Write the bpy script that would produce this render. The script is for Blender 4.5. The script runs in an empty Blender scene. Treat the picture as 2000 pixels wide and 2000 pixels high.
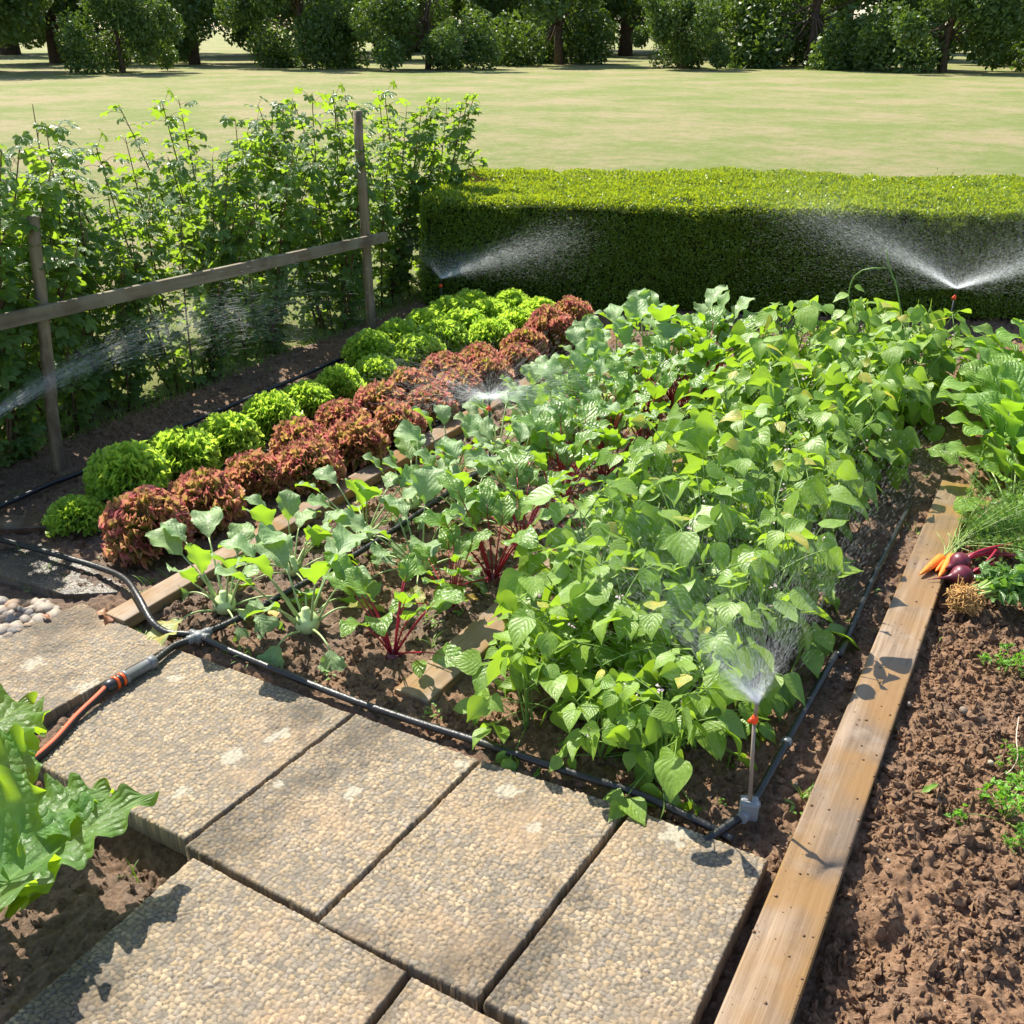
import bpy, math, random
import numpy as np
from mathutils import Vector, Matrix
R=math.radians
# ------------------------------------------------------------------ camera, sky, sun
scene=bpy.context.scene
COL=scene.collection
F=1900.0; H=1.65
PITCH=math.atan(947/F); YAW=math.atan(1210/math.hypot(F,947))
cd=bpy.data.cameras.new('camera'); cam=bpy.data.objects.new('camera',cd); COL.objects.link(cam)
cam.location=(0,0,H); cam.rotation_euler=(math.pi/2-PITCH,0,YAW)
cd.sensor_width=36; cd.lens=36*F/2000; cd.clip_start=.05; cd.clip_end=3000
scene.camera=cam
SUN_EL=R(50); SUN_AZ=(-.91,.41)          # towards the sun, from the left
w=bpy.data.worlds.new('World'); scene.world=w; w.use_nodes=True
nt=w.node_tree; bg=nt.nodes['Background']
sky=nt.nodes.new('ShaderNodeTexSky'); sky.sky_type='NISHITA'; sky.sun_disc=False
sky.sun_elevation=SUN_EL; sky.sun_rotation=math.atan2(SUN_AZ[0],SUN_AZ[1]); sky.dust_density=.8
nt.links.new(sky.outputs[0],bg.inputs[0]); bg.inputs[1].default_value=.115
sl=bpy.data.lights.new('sun','SUN'); sl.energy=5.0; sl.angle=R(.5); sl.color=(1,.94,.82)
so=bpy.data.objects.new('sun',sl); COL.objects.link(so)
sv=Vector((SUN_AZ[0]*math.cos(SUN_EL),SUN_AZ[1]*math.cos(SUN_EL),math.sin(SUN_EL))).normalized()
so.rotation_euler=sv.to_track_quat('Z','Y').to_euler(); so.location=(-6,3,8)
SUN=np.array(sv)
vs=scene.view_settings; vs.view_transform='Standard'; vs.look='None'; vs.exposure=1.1; vs.gamma=1; vs.use_curve_mapping=False
scene.render.engine='CYCLES'
cy=scene.cycles; cy.use_denoising=True; cy.max_bounces=8; cy.diffuse_bounces=3; cy.glossy_bounces=2
cy.transmission_bounces=4; cy.transparent_max_bounces=24; cy.sample_clamp_indirect=4; cy.caustics_reflective=False; cy.caustics_refractive=False

# ------------------------------------------------------------------ picture -> place
fw=np.array([-math.sin(YAW)*math.cos(PITCH),math.cos(YAW)*math.cos(PITCH),-math.sin(PITCH)])
rt=np.array([math.cos(YAW),math.sin(YAW),0.]); up=np.cross(rt,fw)
def G(x,y,z=0.):                     # pixel of the 2000 px photograph -> point at height z
    d=fw*F+rt*(x-1000)-up*(y-1000); return np.array([0,0,H])+d*((z-H)/d[2])
def D(x,y,z=0.): return G(x*2000/1932,y*2000/1932,z)
rs=np.random.RandomState
# ------------------------------------------------------------------ objects
def tag(o,label=None,cat=None,group=None,kind=None):
    if label: o['label']=label
    if cat: o['category']=cat
    if group: o['group']=group
    if kind: o['kind']=kind
    return o
def thing(name,loc,label,cat,group=None,rz=0,sc=1):
    o=bpy.data.objects.new(name,None); COL.objects.link(o); o.location=loc; o.rotation_euler=(0,0,rz); o.scale=(sc,)*3
    o.empty_display_size=.05
    return tag(o,label,cat,group)
def copy_tree(src,parent=None):
    c=src.copy(); COL.objects.link(c); c.parent=parent
    for ch in list(src.children): copy_tree(ch,c)
    return c
class MB:
    def __init__(s): s.v=[];s.f=[];s.uv=[];s.n=0;s.m=[];s.c=[]
    def add(s,V,Fs,UV=None,mi=0,C=None):
        V=np.asarray(V,float)
        if UV is None: UV=np.zeros((len(V),2))
        s.v.append(V); s.uv.append(np.asarray(UV,float))
        s.c.append(np.ones((len(V),3)) if C is None else np.asarray(C,float))
        for Fa in (Fs if isinstance(Fs,list) else [Fs]):
            Fa=np.asarray(Fa,int)+s.n; s.f.append(Fa); s.m.append(np.full(len(Fa),mi))
        s.n+=len(V); return s
    def tube(s,pts,rad,n=8,mi=0,cap=True,C=None):
        P=np.asarray(pts,float); k=len(P); r=np.broadcast_to(np.asarray(rad,float),(k,))
        T=np.gradient(P,axis=0); T/=np.linalg.norm(T,axis=1)[:,None]+1e-12
        ref=np.array([0,0,1.]) if abs(T[0][2])<.9 else np.array([1.,0,0])
        a=np.cross(T[0],ref); a/=np.linalg.norm(a); A=[]
        for i in range(k):
            a=a-T[i]*(a@T[i]); a/=np.linalg.norm(a)+1e-12; A.append(a.copy())
        A=np.array(A); B=np.cross(T,A); th=np.arange(n)*2*np.pi/n
        V=P[:,None]+r[:,None,None]*(A[:,None]*np.cos(th)[None,:,None]+B[:,None]*np.sin(th)[None,:,None])
        L=np.r_[0,np.cumsum(np.linalg.norm(np.diff(P,axis=0),axis=1))]
        UV=np.stack(np.broadcast_arrays(th[None]/(2*np.pi),L[:,None]),-1).reshape(-1,2)
        i,j=np.meshgrid(np.arange(k-1),np.arange(n),indexing='ij'); j2=(j+1)%n
        Q=np.stack([i*n+j,i*n+j2,(i+1)*n+j2,(i+1)*n+j],-1).reshape(-1,4)
        Fs=[Q]
        if cap and n>2: Fs+= [np.arange(n)[::-1][None],((k-1)*n+np.arange(n))[None]]
        return s.add(V.reshape(-1,3),Fs,UV,mi,None if C is None else np.repeat(np.asarray(C),n,0))
    def box(s,c,d,rz=0,bev=0,mi=0):      # box with a small bevel along every edge
        d=np.asarray(d,float)/2; b=min(bev,d.min()*.49) or d.min()*.02
        pts=[]
        bm=bpy_bm(d,b); V,Fs=bm
        cz,sz=math.cos(rz),math.sin(rz)
        V=V@np.array([[cz,sz,0],[-sz,cz,0],[0,0,1]])+np.asarray(c,float)
        for f in Fs: pass
        base=s.n; s.v.append(V); s.uv.append(V[:,:2]); s.c.append(np.ones((len(V),3)))
        for f in Fs: s.f.append(np.array([f])+base); s.m.append(np.array([mi]))
        s.n+=len(V); return s
    def lathe(s,prof,n=16,c=(0,0,0),axis=(0,0,1),mi=0,C=None):
        ax=np.asarray(axis,float); ax/=np.linalg.norm(ax); a=np.cross(ax,[0,0,1.] if abs(ax[2])<.9 else [1.,0,0]); a/=np.linalg.norm(a); b=np.cross(ax,a)
        th=np.arange(n)*2*np.pi/n; P=np.asarray(prof,float); k=len(P)
        V=np.asarray(c,float)+P[:,1,None,None]*ax+P[:,0,None,None]*(a*np.cos(th)[None,:,None]+b*np.sin(th)[None,:,None])
        i,j=np.meshgrid(np.arange(k-1),np.arange(n),indexing='ij'); j2=(j+1)%n
        Q=np.stack([i*n+j,i*n+j2,(i+1)*n+j2,(i+1)*n+j],-1).reshape(-1,4)
        UV=np.stack(np.broadcast_arrays(th[None]/(2*np.pi),(P[:,1]/(abs(P[:,1]).max()+1e-9))[:,None]),-1).reshape(-1,2)
        return s.add(V.reshape(-1,3),[Q,np.arange(n)[::-1][None],((k-1)*n+np.arange(n))[None]],UV,mi,C)
    def build(s,name,mats,parent=None,smooth=True,col=False):
        me=bpy.data.meshes.new(name); V=np.concatenate(s.v); me.vertices.add(len(V)); me.vertices.foreach_set('co',V.ravel())
        tot=np.concatenate([np.full(len(f),f.shape[1]) for f in s.f]); loops=np.concatenate([f.ravel() for f in s.f])
        me.loops.add(len(loops)); me.loops.foreach_set('vertex_index',loops.astype(np.int32))
        me.polygons.add(len(tot)); me.polygons.foreach_set('loop_start',np.r_[0,np.cumsum(tot)[:-1]].astype(np.int32))
        me.polygons.foreach_set('loop_total',tot.astype(np.int32))
        me.polygons.foreach_set('material_index',np.concatenate(s.m).astype(np.int32))
        me.polygons.foreach_set('use_smooth',np.full(len(tot),smooth))
        uv=me.uv_layers.new(name='UVMap'); uv.data.foreach_set('uv',np.concatenate(s.uv)[loops].ravel())
        if col:
            ca=me.color_attributes.new('col','FLOAT_COLOR','POINT'); c=np.concatenate(s.c); ca.data.foreach_set('color',np.c_[c,np.ones(len(c))].ravel())
        for m in (mats if isinstance(mats,(list,tuple)) else [mats]): me.materials.append(m)
        me.update(calc_edges=True); me.validate()
        o=bpy.data.objects.new(name,me); COL.objects.link(o); o.parent=parent
        return o
def bpy_bm(d,b):
    import bmesh
    bm=bmesh.new(); bmesh.ops.create_cube(bm,size=2)
    for v in bm.verts: v.co=Vector(np.array(v.co)*d)
    bmesh.ops.bevel(bm,geom=bm.edges[:],offset=b,segments=2,affect='EDGES',profile=.5)
    bm.verts.index_update(); V=np.array([v.co[:] for v in bm.verts]); Fs=[[v.index for v in f.verts] for f in bm.faces]; bm.free()
    return V,Fs
# ------------------------------------------------------------------ numpy noise
def h2(i,j,k=0):
    n=(np.asarray(i,np.int64)*374761393+np.asarray(j,np.int64)*668265263+k*1442695041)&0x7fffffff
    n=((n^(n>>13))*1274126177)&0x7fffffff; n=((n^(n>>16))*974711)&0x7fffffff
    return (n^(n>>15))%100003/100003.
def vnoise(x,y,k=0):
    i=np.floor(x).astype(int); j=np.floor(y).astype(int); fx=x-i; fy=y-j; fx=fx*fx*(3-2*fx); fy=fy*fy*(3-2*fy)
    return (h2(i,j,k)*(1-fx)+h2(i+1,j,k)*fx)*(1-fy)+(h2(i,j+1,k)*(1-fx)+h2(i+1,j+1,k)*fx)*fy-.5
def clods(x,y,s,k,keep=.7,rmin=.3,rmax=.75):       # rounded lumps of about size s
    X=x/s; Y=y/s; i0=np.floor(X).astype(int); j0=np.floor(Y).astype(int); out=np.zeros_like(x)
    for di in (-1,0,1):
        for dj in (-1,0,1):
            i=i0+di; j=j0+dj; r=rmin+(rmax-rmin)*h2(i,j,k+3)**1.6
            cx=i+h2(i,j,k+1); cy_=j+h2(i,j,k+2); on=h2(i,j,k+4)<keep
            an=h2(i,j,k+5)*3.14; dx=X-cx; dy=Y-cy_; a=dx*np.cos(an)+dy*np.sin(an); b=-dx*np.sin(an)+dy*np.cos(an)
            q=1-(a/r)**2-(b/(r*.72))**2
            out=np.maximum(out,np.where(on&(q>0),np.sqrt(np.maximum(q,0))*r*.62,0))
    return out*s
# ------------------------------------------------------------------ materials
def new_mat(name):
    m=bpy.data.materials.new(name); m.use_nodes=True; nt=m.node_tree
    for n in list(nt.nodes): nt.nodes.remove(n)
    return m,nt
class NT:
    def __init__(s,name): s.m,s.t=new_mat(name); s.out=s.n('ShaderNodeOutputMaterial')
    def n(s,ty,**kw):
        n=s.t.nodes.new(ty)
        for k,v in kw.items():
            if k.startswith('i_'): n.inputs[k[2:].replace('_',' ')].default_value=v
            else: setattr(n,k,v)
        return n
    def l(s,a,b): s.t.links.new(a,b)
    def inp(s,sock,v):
        if hasattr(v,'is_linked'): s.l(v,sock)
        elif isinstance(v,tuple) and len(v)==3 and sock.type=='RGBA': sock.default_value=(*v,1)
        else: sock.default_value=v
    def math(s,op,a,b=0.,c=0.,clamp=False):
        n=s.n('ShaderNodeMath',operation=op,use_clamp=clamp); s.inp(n.inputs[0],a); s.inp(n.inputs[1],b); s.inp(n.inputs[2],c); return n.outputs[0]
    def mix(s,f,a,b,mode='MIX'):
        n=s.n('ShaderNodeMix',data_type='RGBA',blend_type=mode); s.inp(n.inputs[0],f); s.inp(n.inputs[6],a); s.inp(n.inputs[7],b); return n.outputs[2]
    def ramp(s,f,lo,hi,a=0.,b=1.):
        n=s.n('ShaderNodeMapRange'); s.inp(n.inputs[0],f); n.inputs[1].default_value=lo; n.inputs[2].default_value=hi; n.inputs[3].default_value=a; n.inputs[4].default_value=b; return n.outputs[0]
    def noise(s,scale,detail=4,rough=.55,vec=None,out=0):
        n=s.n('ShaderNodeTexNoise'); n.inputs['Scale'].default_value=scale; n.inputs['Detail'].default_value=detail; n.inputs['Roughness'].default_value=rough
        if vec is not None: s.l(vec,n.inputs['Vector'])
        return n.outputs[out]
    def obj(s,scale=None,rot=None):
        c=s.n('ShaderNodeTexCoord').outputs['Object']
        if scale or rot:
            m=s.n('ShaderNodeMapping'); s.l(c,m.inputs[0])
            if scale: m.inputs['Scale'].default_value=scale
            if rot: m.inputs['Rotation'].default_value=rot
            return m.outputs[0]
        return c
    def bump(s,h,dist,strength=1.):
        n=s.n('ShaderNodeBump'); n.inputs['Strength'].default_value=strength; n.inputs['Distance'].default_value=dist; s.l(h,n.inputs['Height']); return n.outputs[0]
    def pbr(s,col,rough=.6,spec=.5,normal=None,**kw):
        p=s.n('ShaderNodeBsdfPrincipled'); s.inp(p.inputs['Base Color'],col); s.inp(p.inputs['Roughness'],rough); s.inp(p.inputs['Specular IOR Level'],spec)
        if normal is not None: s.l(normal,p.inputs['Normal'])
        for k,v in kw.items(): s.inp(p.inputs[k.replace('_',' ')],v)
        return p.outputs[0]
    def done(s,sh): s.l(sh,s.out.inputs[0]); return s.m
def plain(name,col,rough=.5,spec=.5,bs=0,bd=.0005,var=.15,vs_=40,**kw):
    t=NT(name); o=t.obj(); nz=t.noise(vs_,4,.6,o); c=t.mix(t.ramp(nz,.3,.7),tuple(x*(1-var) for x in col),tuple(min(1,x*(1+var)) for x in col))
    nm=t.bump(t.noise(bs,3,.6,o),bd) if bs else None
    return t.done(t.pbr(c,rough,spec,nm,**kw))
def leaf_mat(name,ca,cb,tr,rough=.42,trf=.42,vein=None,veinamt=.35,nv=7,slant=.45,vb=1.,polar=0,margin=None,back=None,bumpd=.0012,spec=.5,blotch=None,old=None):
    t=NT(name); uv=t.n('ShaderNodeUVMap').outputs[0]; sp=t.n('ShaderNodeSeparateXYZ'); t.l(uv,sp.inputs[0]); u,v=sp.outputs[0],sp.outputs[1]
    geo=t.n('ShaderNodeNewGeometry'); oi=t.n('ShaderNodeObjectInfo'); rnd=geo.outputs['Random Per Island']
    o=t.obj()
    r2=t.math('FRACT',t.math('ADD',rnd,oi.outputs['Random']))
    c=t.mix(r2,ca,cb); nz=t.noise(60,3,.6,o)
    c=t.mix(t.ramp(nz,.35,.7,0,.35),c,tuple(min(1,x*1.6) for x in cb))
    h=None
    if vein:
        au=t.math('ABSOLUTE',t.math('MULTIPLY_ADD',u,2.,-1.))
        if polar:
            lat=t.math('ABSOLUTE',t.math('SINE',t.math('MULTIPLY',u,math.pi*polar))); lat=t.ramp(lat,0.,.22,1.,0.)
            fine=t.math('PINGPONG',t.math('MULTIPLY_ADD',v,5.,t.math('MULTIPLY',u,polar*2.)),.5); lat=t.math('MAXIMUM',lat,t.ramp(fine,0.,.1,.5,0.))
            quilt=t.math('PINGPONG',t.math('MULTIPLY_ADD',v,5.,t.math('MULTIPLY',u,polar*2.)),.5)
            mid=lat
        else:
            ph=t.math('ADD',t.math('MULTIPLY_ADD',au,-slant*nv,t.math('MULTIPLY',v,float(nv))),t.math('MULTIPLY',t.noise(22,2,.5,o),.9))
            quilt=t.math('PINGPONG',ph,.5)                 # 0 at a side vein
            lat=t.ramp(quilt,0.,.10,.5,0.); mid=t.math('MAXIMUM',t.ramp(au,.0,.07,1.,0.),lat)
        c=t.mix(t.math('MULTIPLY',mid,veinamt),c,vein)
        h=t.math('ADD',t.math('MULTIPLY',t.math('POWER',t.math('MULTIPLY',quilt,2.),.6),vb),t.math('MULTIPLY',t.noise(110,2,.5,o),.8))
    else: h=t.noise(120,3,.6,o)
    c=t.mix(geo.outputs['Backfacing'],c,back or tuple(min(1,x*1.35+.01) for x in cb))
    if margin is not None:
        mm=t.math('ADD',v,t.math('MULTIPLY',t.math('SUBTRACT',t.noise(25,3,.6,o),.5),.9)); c=t.mix(t.ramp(mm,margin[1],margin[2]),c,margin[0])
    trc=t.mix(r2,tr,tuple(x*.8 for x in tr))
    if margin is not None: trc=t.mix(t.ramp(mm,margin[1],margin[2]),trc,margin[3])
    if blotch is not None:
        bl=t.ramp(t.noise(blotch[1],3,.6,o),blotch[2],blotch[2]+.08); c=t.mix(bl,c,blotch[0]); trc=t.mix(bl,trc,blotch[0])
    if old is not None:
        f=t.math('MULTIPLY',t.ramp(rnd,.975,.98),t.ramp(t.noise(35,3,.6,o),.35,.6,.25,.95)); c=t.mix(f,c,old); trc=t.mix(f,trc,tuple(min(1,x*1.3) for x in old))
    nm=t.bump(h,bumpd)
    p=t.pbr(c,t.ramp(t.noise(30,2,.5,o),.3,.7,rough-.08,rough+.1),spec,nm)
    tb=t.n('ShaderNodeBsdfTranslucent'); t.inp(tb.inputs[0],trc)
    mx=t.n('ShaderNodeMixShader'); mx.inputs[0].default_value=trf; t.l(p,mx.inputs[1]); t.l(tb.outputs[0],mx.inputs[2])
    return t.done(mx.outputs[0])
def soil_mat():
    t=NT('soil'); o=t.obj(); a=t.noise(3.2,5,.6,o); b=t.noise(90,5,.65,o); f=t.noise(700,2,.5,o)
    dry=t.mix(t.ramp(b,.3,.7),(.18,.102,.057),(.36,.222,.135)); wet=t.mix(t.ramp(b,.3,.7),(.078,.048,.030),(.225,.145,.095))
    ca=t.n('ShaderNodeVertexColor',layer_name='col'); sp=t.n('ShaderNodeSeparateColor'); t.l(ca.outputs[0],sp.inputs[0])
    wm=t.math('ADD',t.math('MULTIPLY',sp.outputs[0],1.),t.ramp(a,.38,.66,-.35,.35),clamp=True)
    c=t.mix(wm,dry,wet)
    st=t.ramp(t.noise(260,2,.4,o),.70,.76); c=t.mix(t.math('MULTIPLY',st,.7),c,(.36,.29,.22))
    h=t.math('ADD',t.math('MULTIPLY',b,1.),t.math('MULTIPLY',f,.35)); nm=t.bump(h,.010)
    return t.done(t.pbr(c,t.ramp(wm,0.,1.,.95,.55),t.ramp(wm,0.,1.,.15,.45),nm))
def slab_mat(name,mul,rough):
    t=NT(name); o=t.obj(); ca=t.n('ShaderNodeVertexColor',layer_name='col').outputs[0]
    c=t.mix(1.,ca,t.mix(t.ramp(t.noise(220,3,.6,o),.3,.7),(.8*mul,.8*mul,.8*mul),(1.1*mul,1.1*mul,1.1*mul)),'MULTIPLY')
    nm=t.bump(t.noise(500,3,.6,o),.0012); return t.done(t.pbr(c,rough,.4,nm))
def wood_mat(name,a,b,axis,rough=.6,wet=None,knots=True,grey=None):
    t=NT(name); sc=[60,60,60]; sc[axis]=2.2; o=t.obj(tuple(sc)); base=t.obj()
    g=t.noise(1.,6,.62,o); sc2=[14,14,14]; sc2[axis]=.9; g2=t.noise(1.,3,.5,t.obj(tuple(sc2)))
    c=t.mix(t.ramp(g,.38,.60),a,b); c=t.mix(t.ramp(g2,.38,.60,0,.7),c,tuple(x*.55 for x in a)); c=t.mix(t.ramp(t.noise(9,5,.65,base),.52,.68,0,.45),c,(.30,.24,.185))
    if grey: c=t.mix(t.ramp(t.noise(5,4,.6,base),.4,.62,0,.8),c,grey)
    sp=t.ramp(t.noise(95,2,.5,base),.69,.74); c=t.mix(t.math('MULTIPLY',sp,.8),c,(.05,.03,.02))
    r=rough
    if wet is not None:
        wv=t.ramp(t.noise(3.5,3,.55,base),.42,.58); c=t.mix(t.math('MULTIPLY',wv,.8),c,wet); r=t.ramp(wv,0.,1.,rough,.28)
    return t.done(t.pbr(c,r,.4,t.bump(g,.0025)))
M={}
M['soil']=soil_mat()
M['slab']=slab_mat('exposed_aggregate_concrete',1.,.75); M['slab_wet']=slab_mat('wet_aggregate_concrete',.62,.3)
M['plank']=wood_mat('larch_board',(.17,.115,.072),(.32,.235,.16),1,.5,wet=(.24,.135,.045))
M['plank_dark']=wood_mat('wet_dark_board',(.085,.05,.03),(.15,.09,.055),0,.35)
M['rail']=wood_mat('weathered_rail_wood',(.12,.085,.05),(.27,.21,.13),1,.8,grey=(.20,.175,.115))
M['post']=wood_mat('weathered_post_wood',(.12,.08,.045),(.25,.18,.105),2,.8,grey=(.18,.155,.10))
M['black']=plain('black_rubber_pipe',(.014,.014,.015),.40,.5,bs=110,bd=.0016,var=.5)
M['grey']=plain('grey_plastic',(.16,.165,.17),.38,.5,var=.06)
M['ltgrey']=plain('light_grey_plastic',(.20,.21,.22),.42,.5,var=.06)
M['dark']=plain('charcoal_plastic',(.02,.02,.022),.4,.5)
M['orange']=plain('orange_plastic',(.75,.10,.012),.35,.5,var=.05)
M['red']=plain('red_valve_plastic',(.9,.07,.01),.35,.5,var=.05)
M['rod']=plain('grey_brown_riser_plastic',(.25,.2,.16),.4,.5,var=.06)
M['steel']=plain('galvanised_clip',(.5,.5,.5),.3,.5,Metallic=.8)
t=NT('orange_garden_hose'); uv=t.n('ShaderNodeUVMap').outputs[0]; sp=t.n('ShaderNodeSeparateXYZ'); t.l(uv,sp.inputs[0])
st=t.math('PINGPONG',t.math('MULTIPLY_ADD',sp.outputs[0],2.,.5),.5); stripe=t.ramp(t.math('ABSOLUTE',t.math('SUBTRACT',sp.outputs[0],.5)),.15,.13)
tick=t.ramp(t.math('PINGPONG',t.math('MULTIPLY',sp.outputs[1],160.),.5),.24,.26); edge=t.math('MULTIPLY',t.ramp(st,.17,.175),tick)
M['hose']=t.done(t.pbr(t.mix(t.math('MAXIMUM',stripe,edge),(.50,.09,.028),(.035,.03,.03)),.55,.25))

M['bean']=leaf_mat('bean_leaf',(.115,.22,.022),(.215,.34,.042),(.40,.62,.03),.44,.42,vein=(.26,.38,.14),veinamt=.36,nv=5.5,slant=.5,vb=.4,bumpd=.0016,back=(.22,.35,.10),spec=.6,old=(.50,.42,.07))
M['beanstem']=plain('bean_stem',(.16,.27,.05),.5,.4)
M['kohl']=leaf_mat('kohlrabi_leaf',(.19,.30,.13),(.28,.40,.18),(.40,.66,.02),.5,.42,vein=(.48,.58,.34),veinamt=.6,nv=5,slant=.6,vb=.4,bumpd=.0024,old=(.48,.42,.10),back=(.20,.33,.12))
M['kohlstem']=plain('kohlrabi_stalk',(.32,.42,.17),.45,.45)
M['bulb']=plain('kohlrabi_bulb_skin',(.50,.60,.28),.4,.5,var=.12,vs_=25)
M['beet']=leaf_mat('beet_leaf',(.095,.195,.028),(.165,.29,.05),(.38,.64,.02),.34,.40,vein=(.16,.10,.04),veinamt=.45,nv=5,slant=.5,vb=.4,bumpd=.005,old=(.36,.16,.05),back=(.18,.28,.08),spec=.65)
M['beetstem']=plain('beet_stalk',(.30,.012,.035),.35,.5,var=.3)
M['beetroot']=plain('beetroot_skin',(.13,.017,.033),.38,.5,bs=60,bd=.001,var=.35)
M['beetdry']=leaf_mat('yellowing_beet_leaf',(.22,.14,.03),(.35,.24,.04),(.5,.3,.02),.5,.35,vein=(.3,.05,.03),veinamt=.5)
M['glet']=leaf_mat('green_lettuce_leaf',(.36,.56,.04),(.46,.65,.08),(.62,.9,.04),.40,.48,bumpd=.002,margin=((.42,.62,.10),.6,1.1,(.65,.85,.10)),back=(.26,.46,.07))
M['rlet']=leaf_mat('red_lettuce_leaf',(.36,.42,.05),(.42,.48,.07),(.55,.65,.03),.36,.42,bumpd=.002,margin=((.57,.185,.18),.64,1.07,(.66,.21,.20)),back=(.42,.46,.09))
M['turnip']=leaf_mat('turnip_leaf',(.14,.27,.04),(.20,.34,.06),(.4,.68,.03),.42,.42,vein=(.3,.42,.15),veinamt=.4,nv=6,slant=.6,bumpd=.004)
M['currant']=leaf_mat('currant_leaf',(.060,.13,.035),(.10,.185,.05),(.36,.55,.03),.32,.50,vein=(.12,.2,.06),veinamt=.35,polar=4,bumpd=.002,back=(.10,.16,.07))
M['cane']=plain('currant_cane_bark',(.11,.065,.035),.8,.2,var=.4)
M['hedge']=leaf_mat('box_leaf',(.060,.13,.024),(.13,.21,.032),(.50,.60,.015),.34,.42,bumpd=.0006,spec=.5,blotch=((.10,.06,.02),1.6,.66))
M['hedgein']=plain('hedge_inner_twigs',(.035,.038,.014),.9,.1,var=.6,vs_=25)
M['rhub']=leaf_mat('rhubarb_leaf',(.07,.16,.04),(.11,.22,.06),(.46,.70,.02),.46,.5,vein=(.3,.42,.12),veinamt=.5,nv=5,slant=.7,bumpd=.003,back=(.16,.28,.06))
M['rhubstem']=plain('rhubarb_stalk',(.34,.45,.08),.4,.5)
M['parsley']=leaf_mat('parsley_leaf',(.09,.24,.018),(.14,.32,.03),(.32,.65,.03),.4,.42,bumpd=.001)
M['feather']=leaf_mat('carrot_top',(.10,.22,.04),(.16,.29,.06),(.3,.5,.05),.45,.4,bumpd=.0005)
M['celery']=leaf_mat('celeriac_leaf',(.06,.15,.03),(.11,.22,.05),(.25,.5,.04),.32,.35,vein=(.3,.4,.2),veinamt=.3,polar=3)
M['celstem']=plain('celeriac_stalk',(.22,.32,.07),.4,.5)
M['carrot']=plain('carrot_skin',(.80,.21,.02),.42,.5,bs=120,bd=.0008,var=.18,vs_=60)
M['celroot']=plain('celeriac_root',(.48,.28,.10),.6,.3,var=.5,vs_=60,bs=90,bd=.003)
M['weed']=leaf_mat('weed_leaf',(.10,.22,.02),(.17,.31,.04),(.3,.55,.03),.45,.4,bumpd=.0005)
M['yellow']=leaf_mat('withered_yellow_leaf',(.50,.38,.08),(.42,.27,.07),(.6,.4,.08),.55,.3)
M['brownleaf']=leaf_mat('dry_brown_leaf',(.28,.10,.05),(.34,.17,.08),(.4,.15,.05),.6,.2)
M['petal']=leaf_mat('bean_petal',(.75,.50,.66),(.80,.68,.66),(.8,.5,.65),.5,.4)
t=NT('pebble_stone'); oi=t.n('ShaderNodeObjectInfo').outputs['Random']; r=t.n('ShaderNodeValToRGB'); t.l(oi,r.inputs[0])
cr=r.color_ramp; cr.elements[0].color=(.16,.15,.14,1); cr.elements[1].color=(.42,.35,.27,1)
for p,cc in ((.3,(.40,.24,.12,1)),(.55,(.24,.22,.20,1)),(.75,(.52,.42,.30,1))): e=cr.elements.new(p); e.color=cc
o_=t.obj(); M['pebble']=t.done(t.pbr(t.mix(t.ramp(t.noise(35,5,.65,o_),.3,.7,0,.6),r.outputs[0],(.12,.10,.085)),.45,.45,t.bump(t.noise(160,3,.6,o_),.001)))
t=NT('lawn_grass'); o_=t.obj(); a=t.noise(.35,4,.6,o_); b=t.noise(14,9,.78,o_); c1=t.mix(t.ramp(b,.3,.7),(.12,.16,.035),(.22,.25,.08)); c2=t.mix(t.ramp(b,.3,.7),(.22,.19,.09),(.36,.30,.17))
M['lawn']=t.done(t.pbr(t.mix(t.ramp(t.math('ADD',a,t.math('MULTIPLY',t.math('SUBTRACT',t.noise(2.6,5,.7,o_),.5),.7)),.38,.66),c1,c2),.9,.15,t.bump(b,.04)))
M['treeleaf']=leaf_mat('broad_tree_leaf',(.035,.075,.015),(.06,.11,.022),(.16,.26,.02),.5,.35)
M['bark']=plain('tree_bark',(.10,.07,.05),.9,.2,bs=20,bd=.02,var=.4,vs_=8)
t=NT('water_droplets'); tr=t.n('ShaderNodeBsdfTransparent'); tl=t.n('ShaderNodeBsdfTranslucent'); tl.inputs[0].default_value=(.95,.97,1,1)
df=t.n('ShaderNodeBsdfDiffuse'); df.inputs[0].default_value=(.95,.97,1,1)
ad=t.n('ShaderNodeMixShader'); ad.inputs[0].default_value=.6; t.l(df.outputs[0],ad.inputs[1]); t.l(tl.outputs[0],ad.inputs[2])
mx=t.n('ShaderNodeMixShader'); mx.inputs[0].default_value=.20; t.l(tr.outputs[0],mx.inputs[1]); t.l(ad.outputs[0],mx.inputs[2]); M['water']=t.done(mx.outputs[0])
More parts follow.
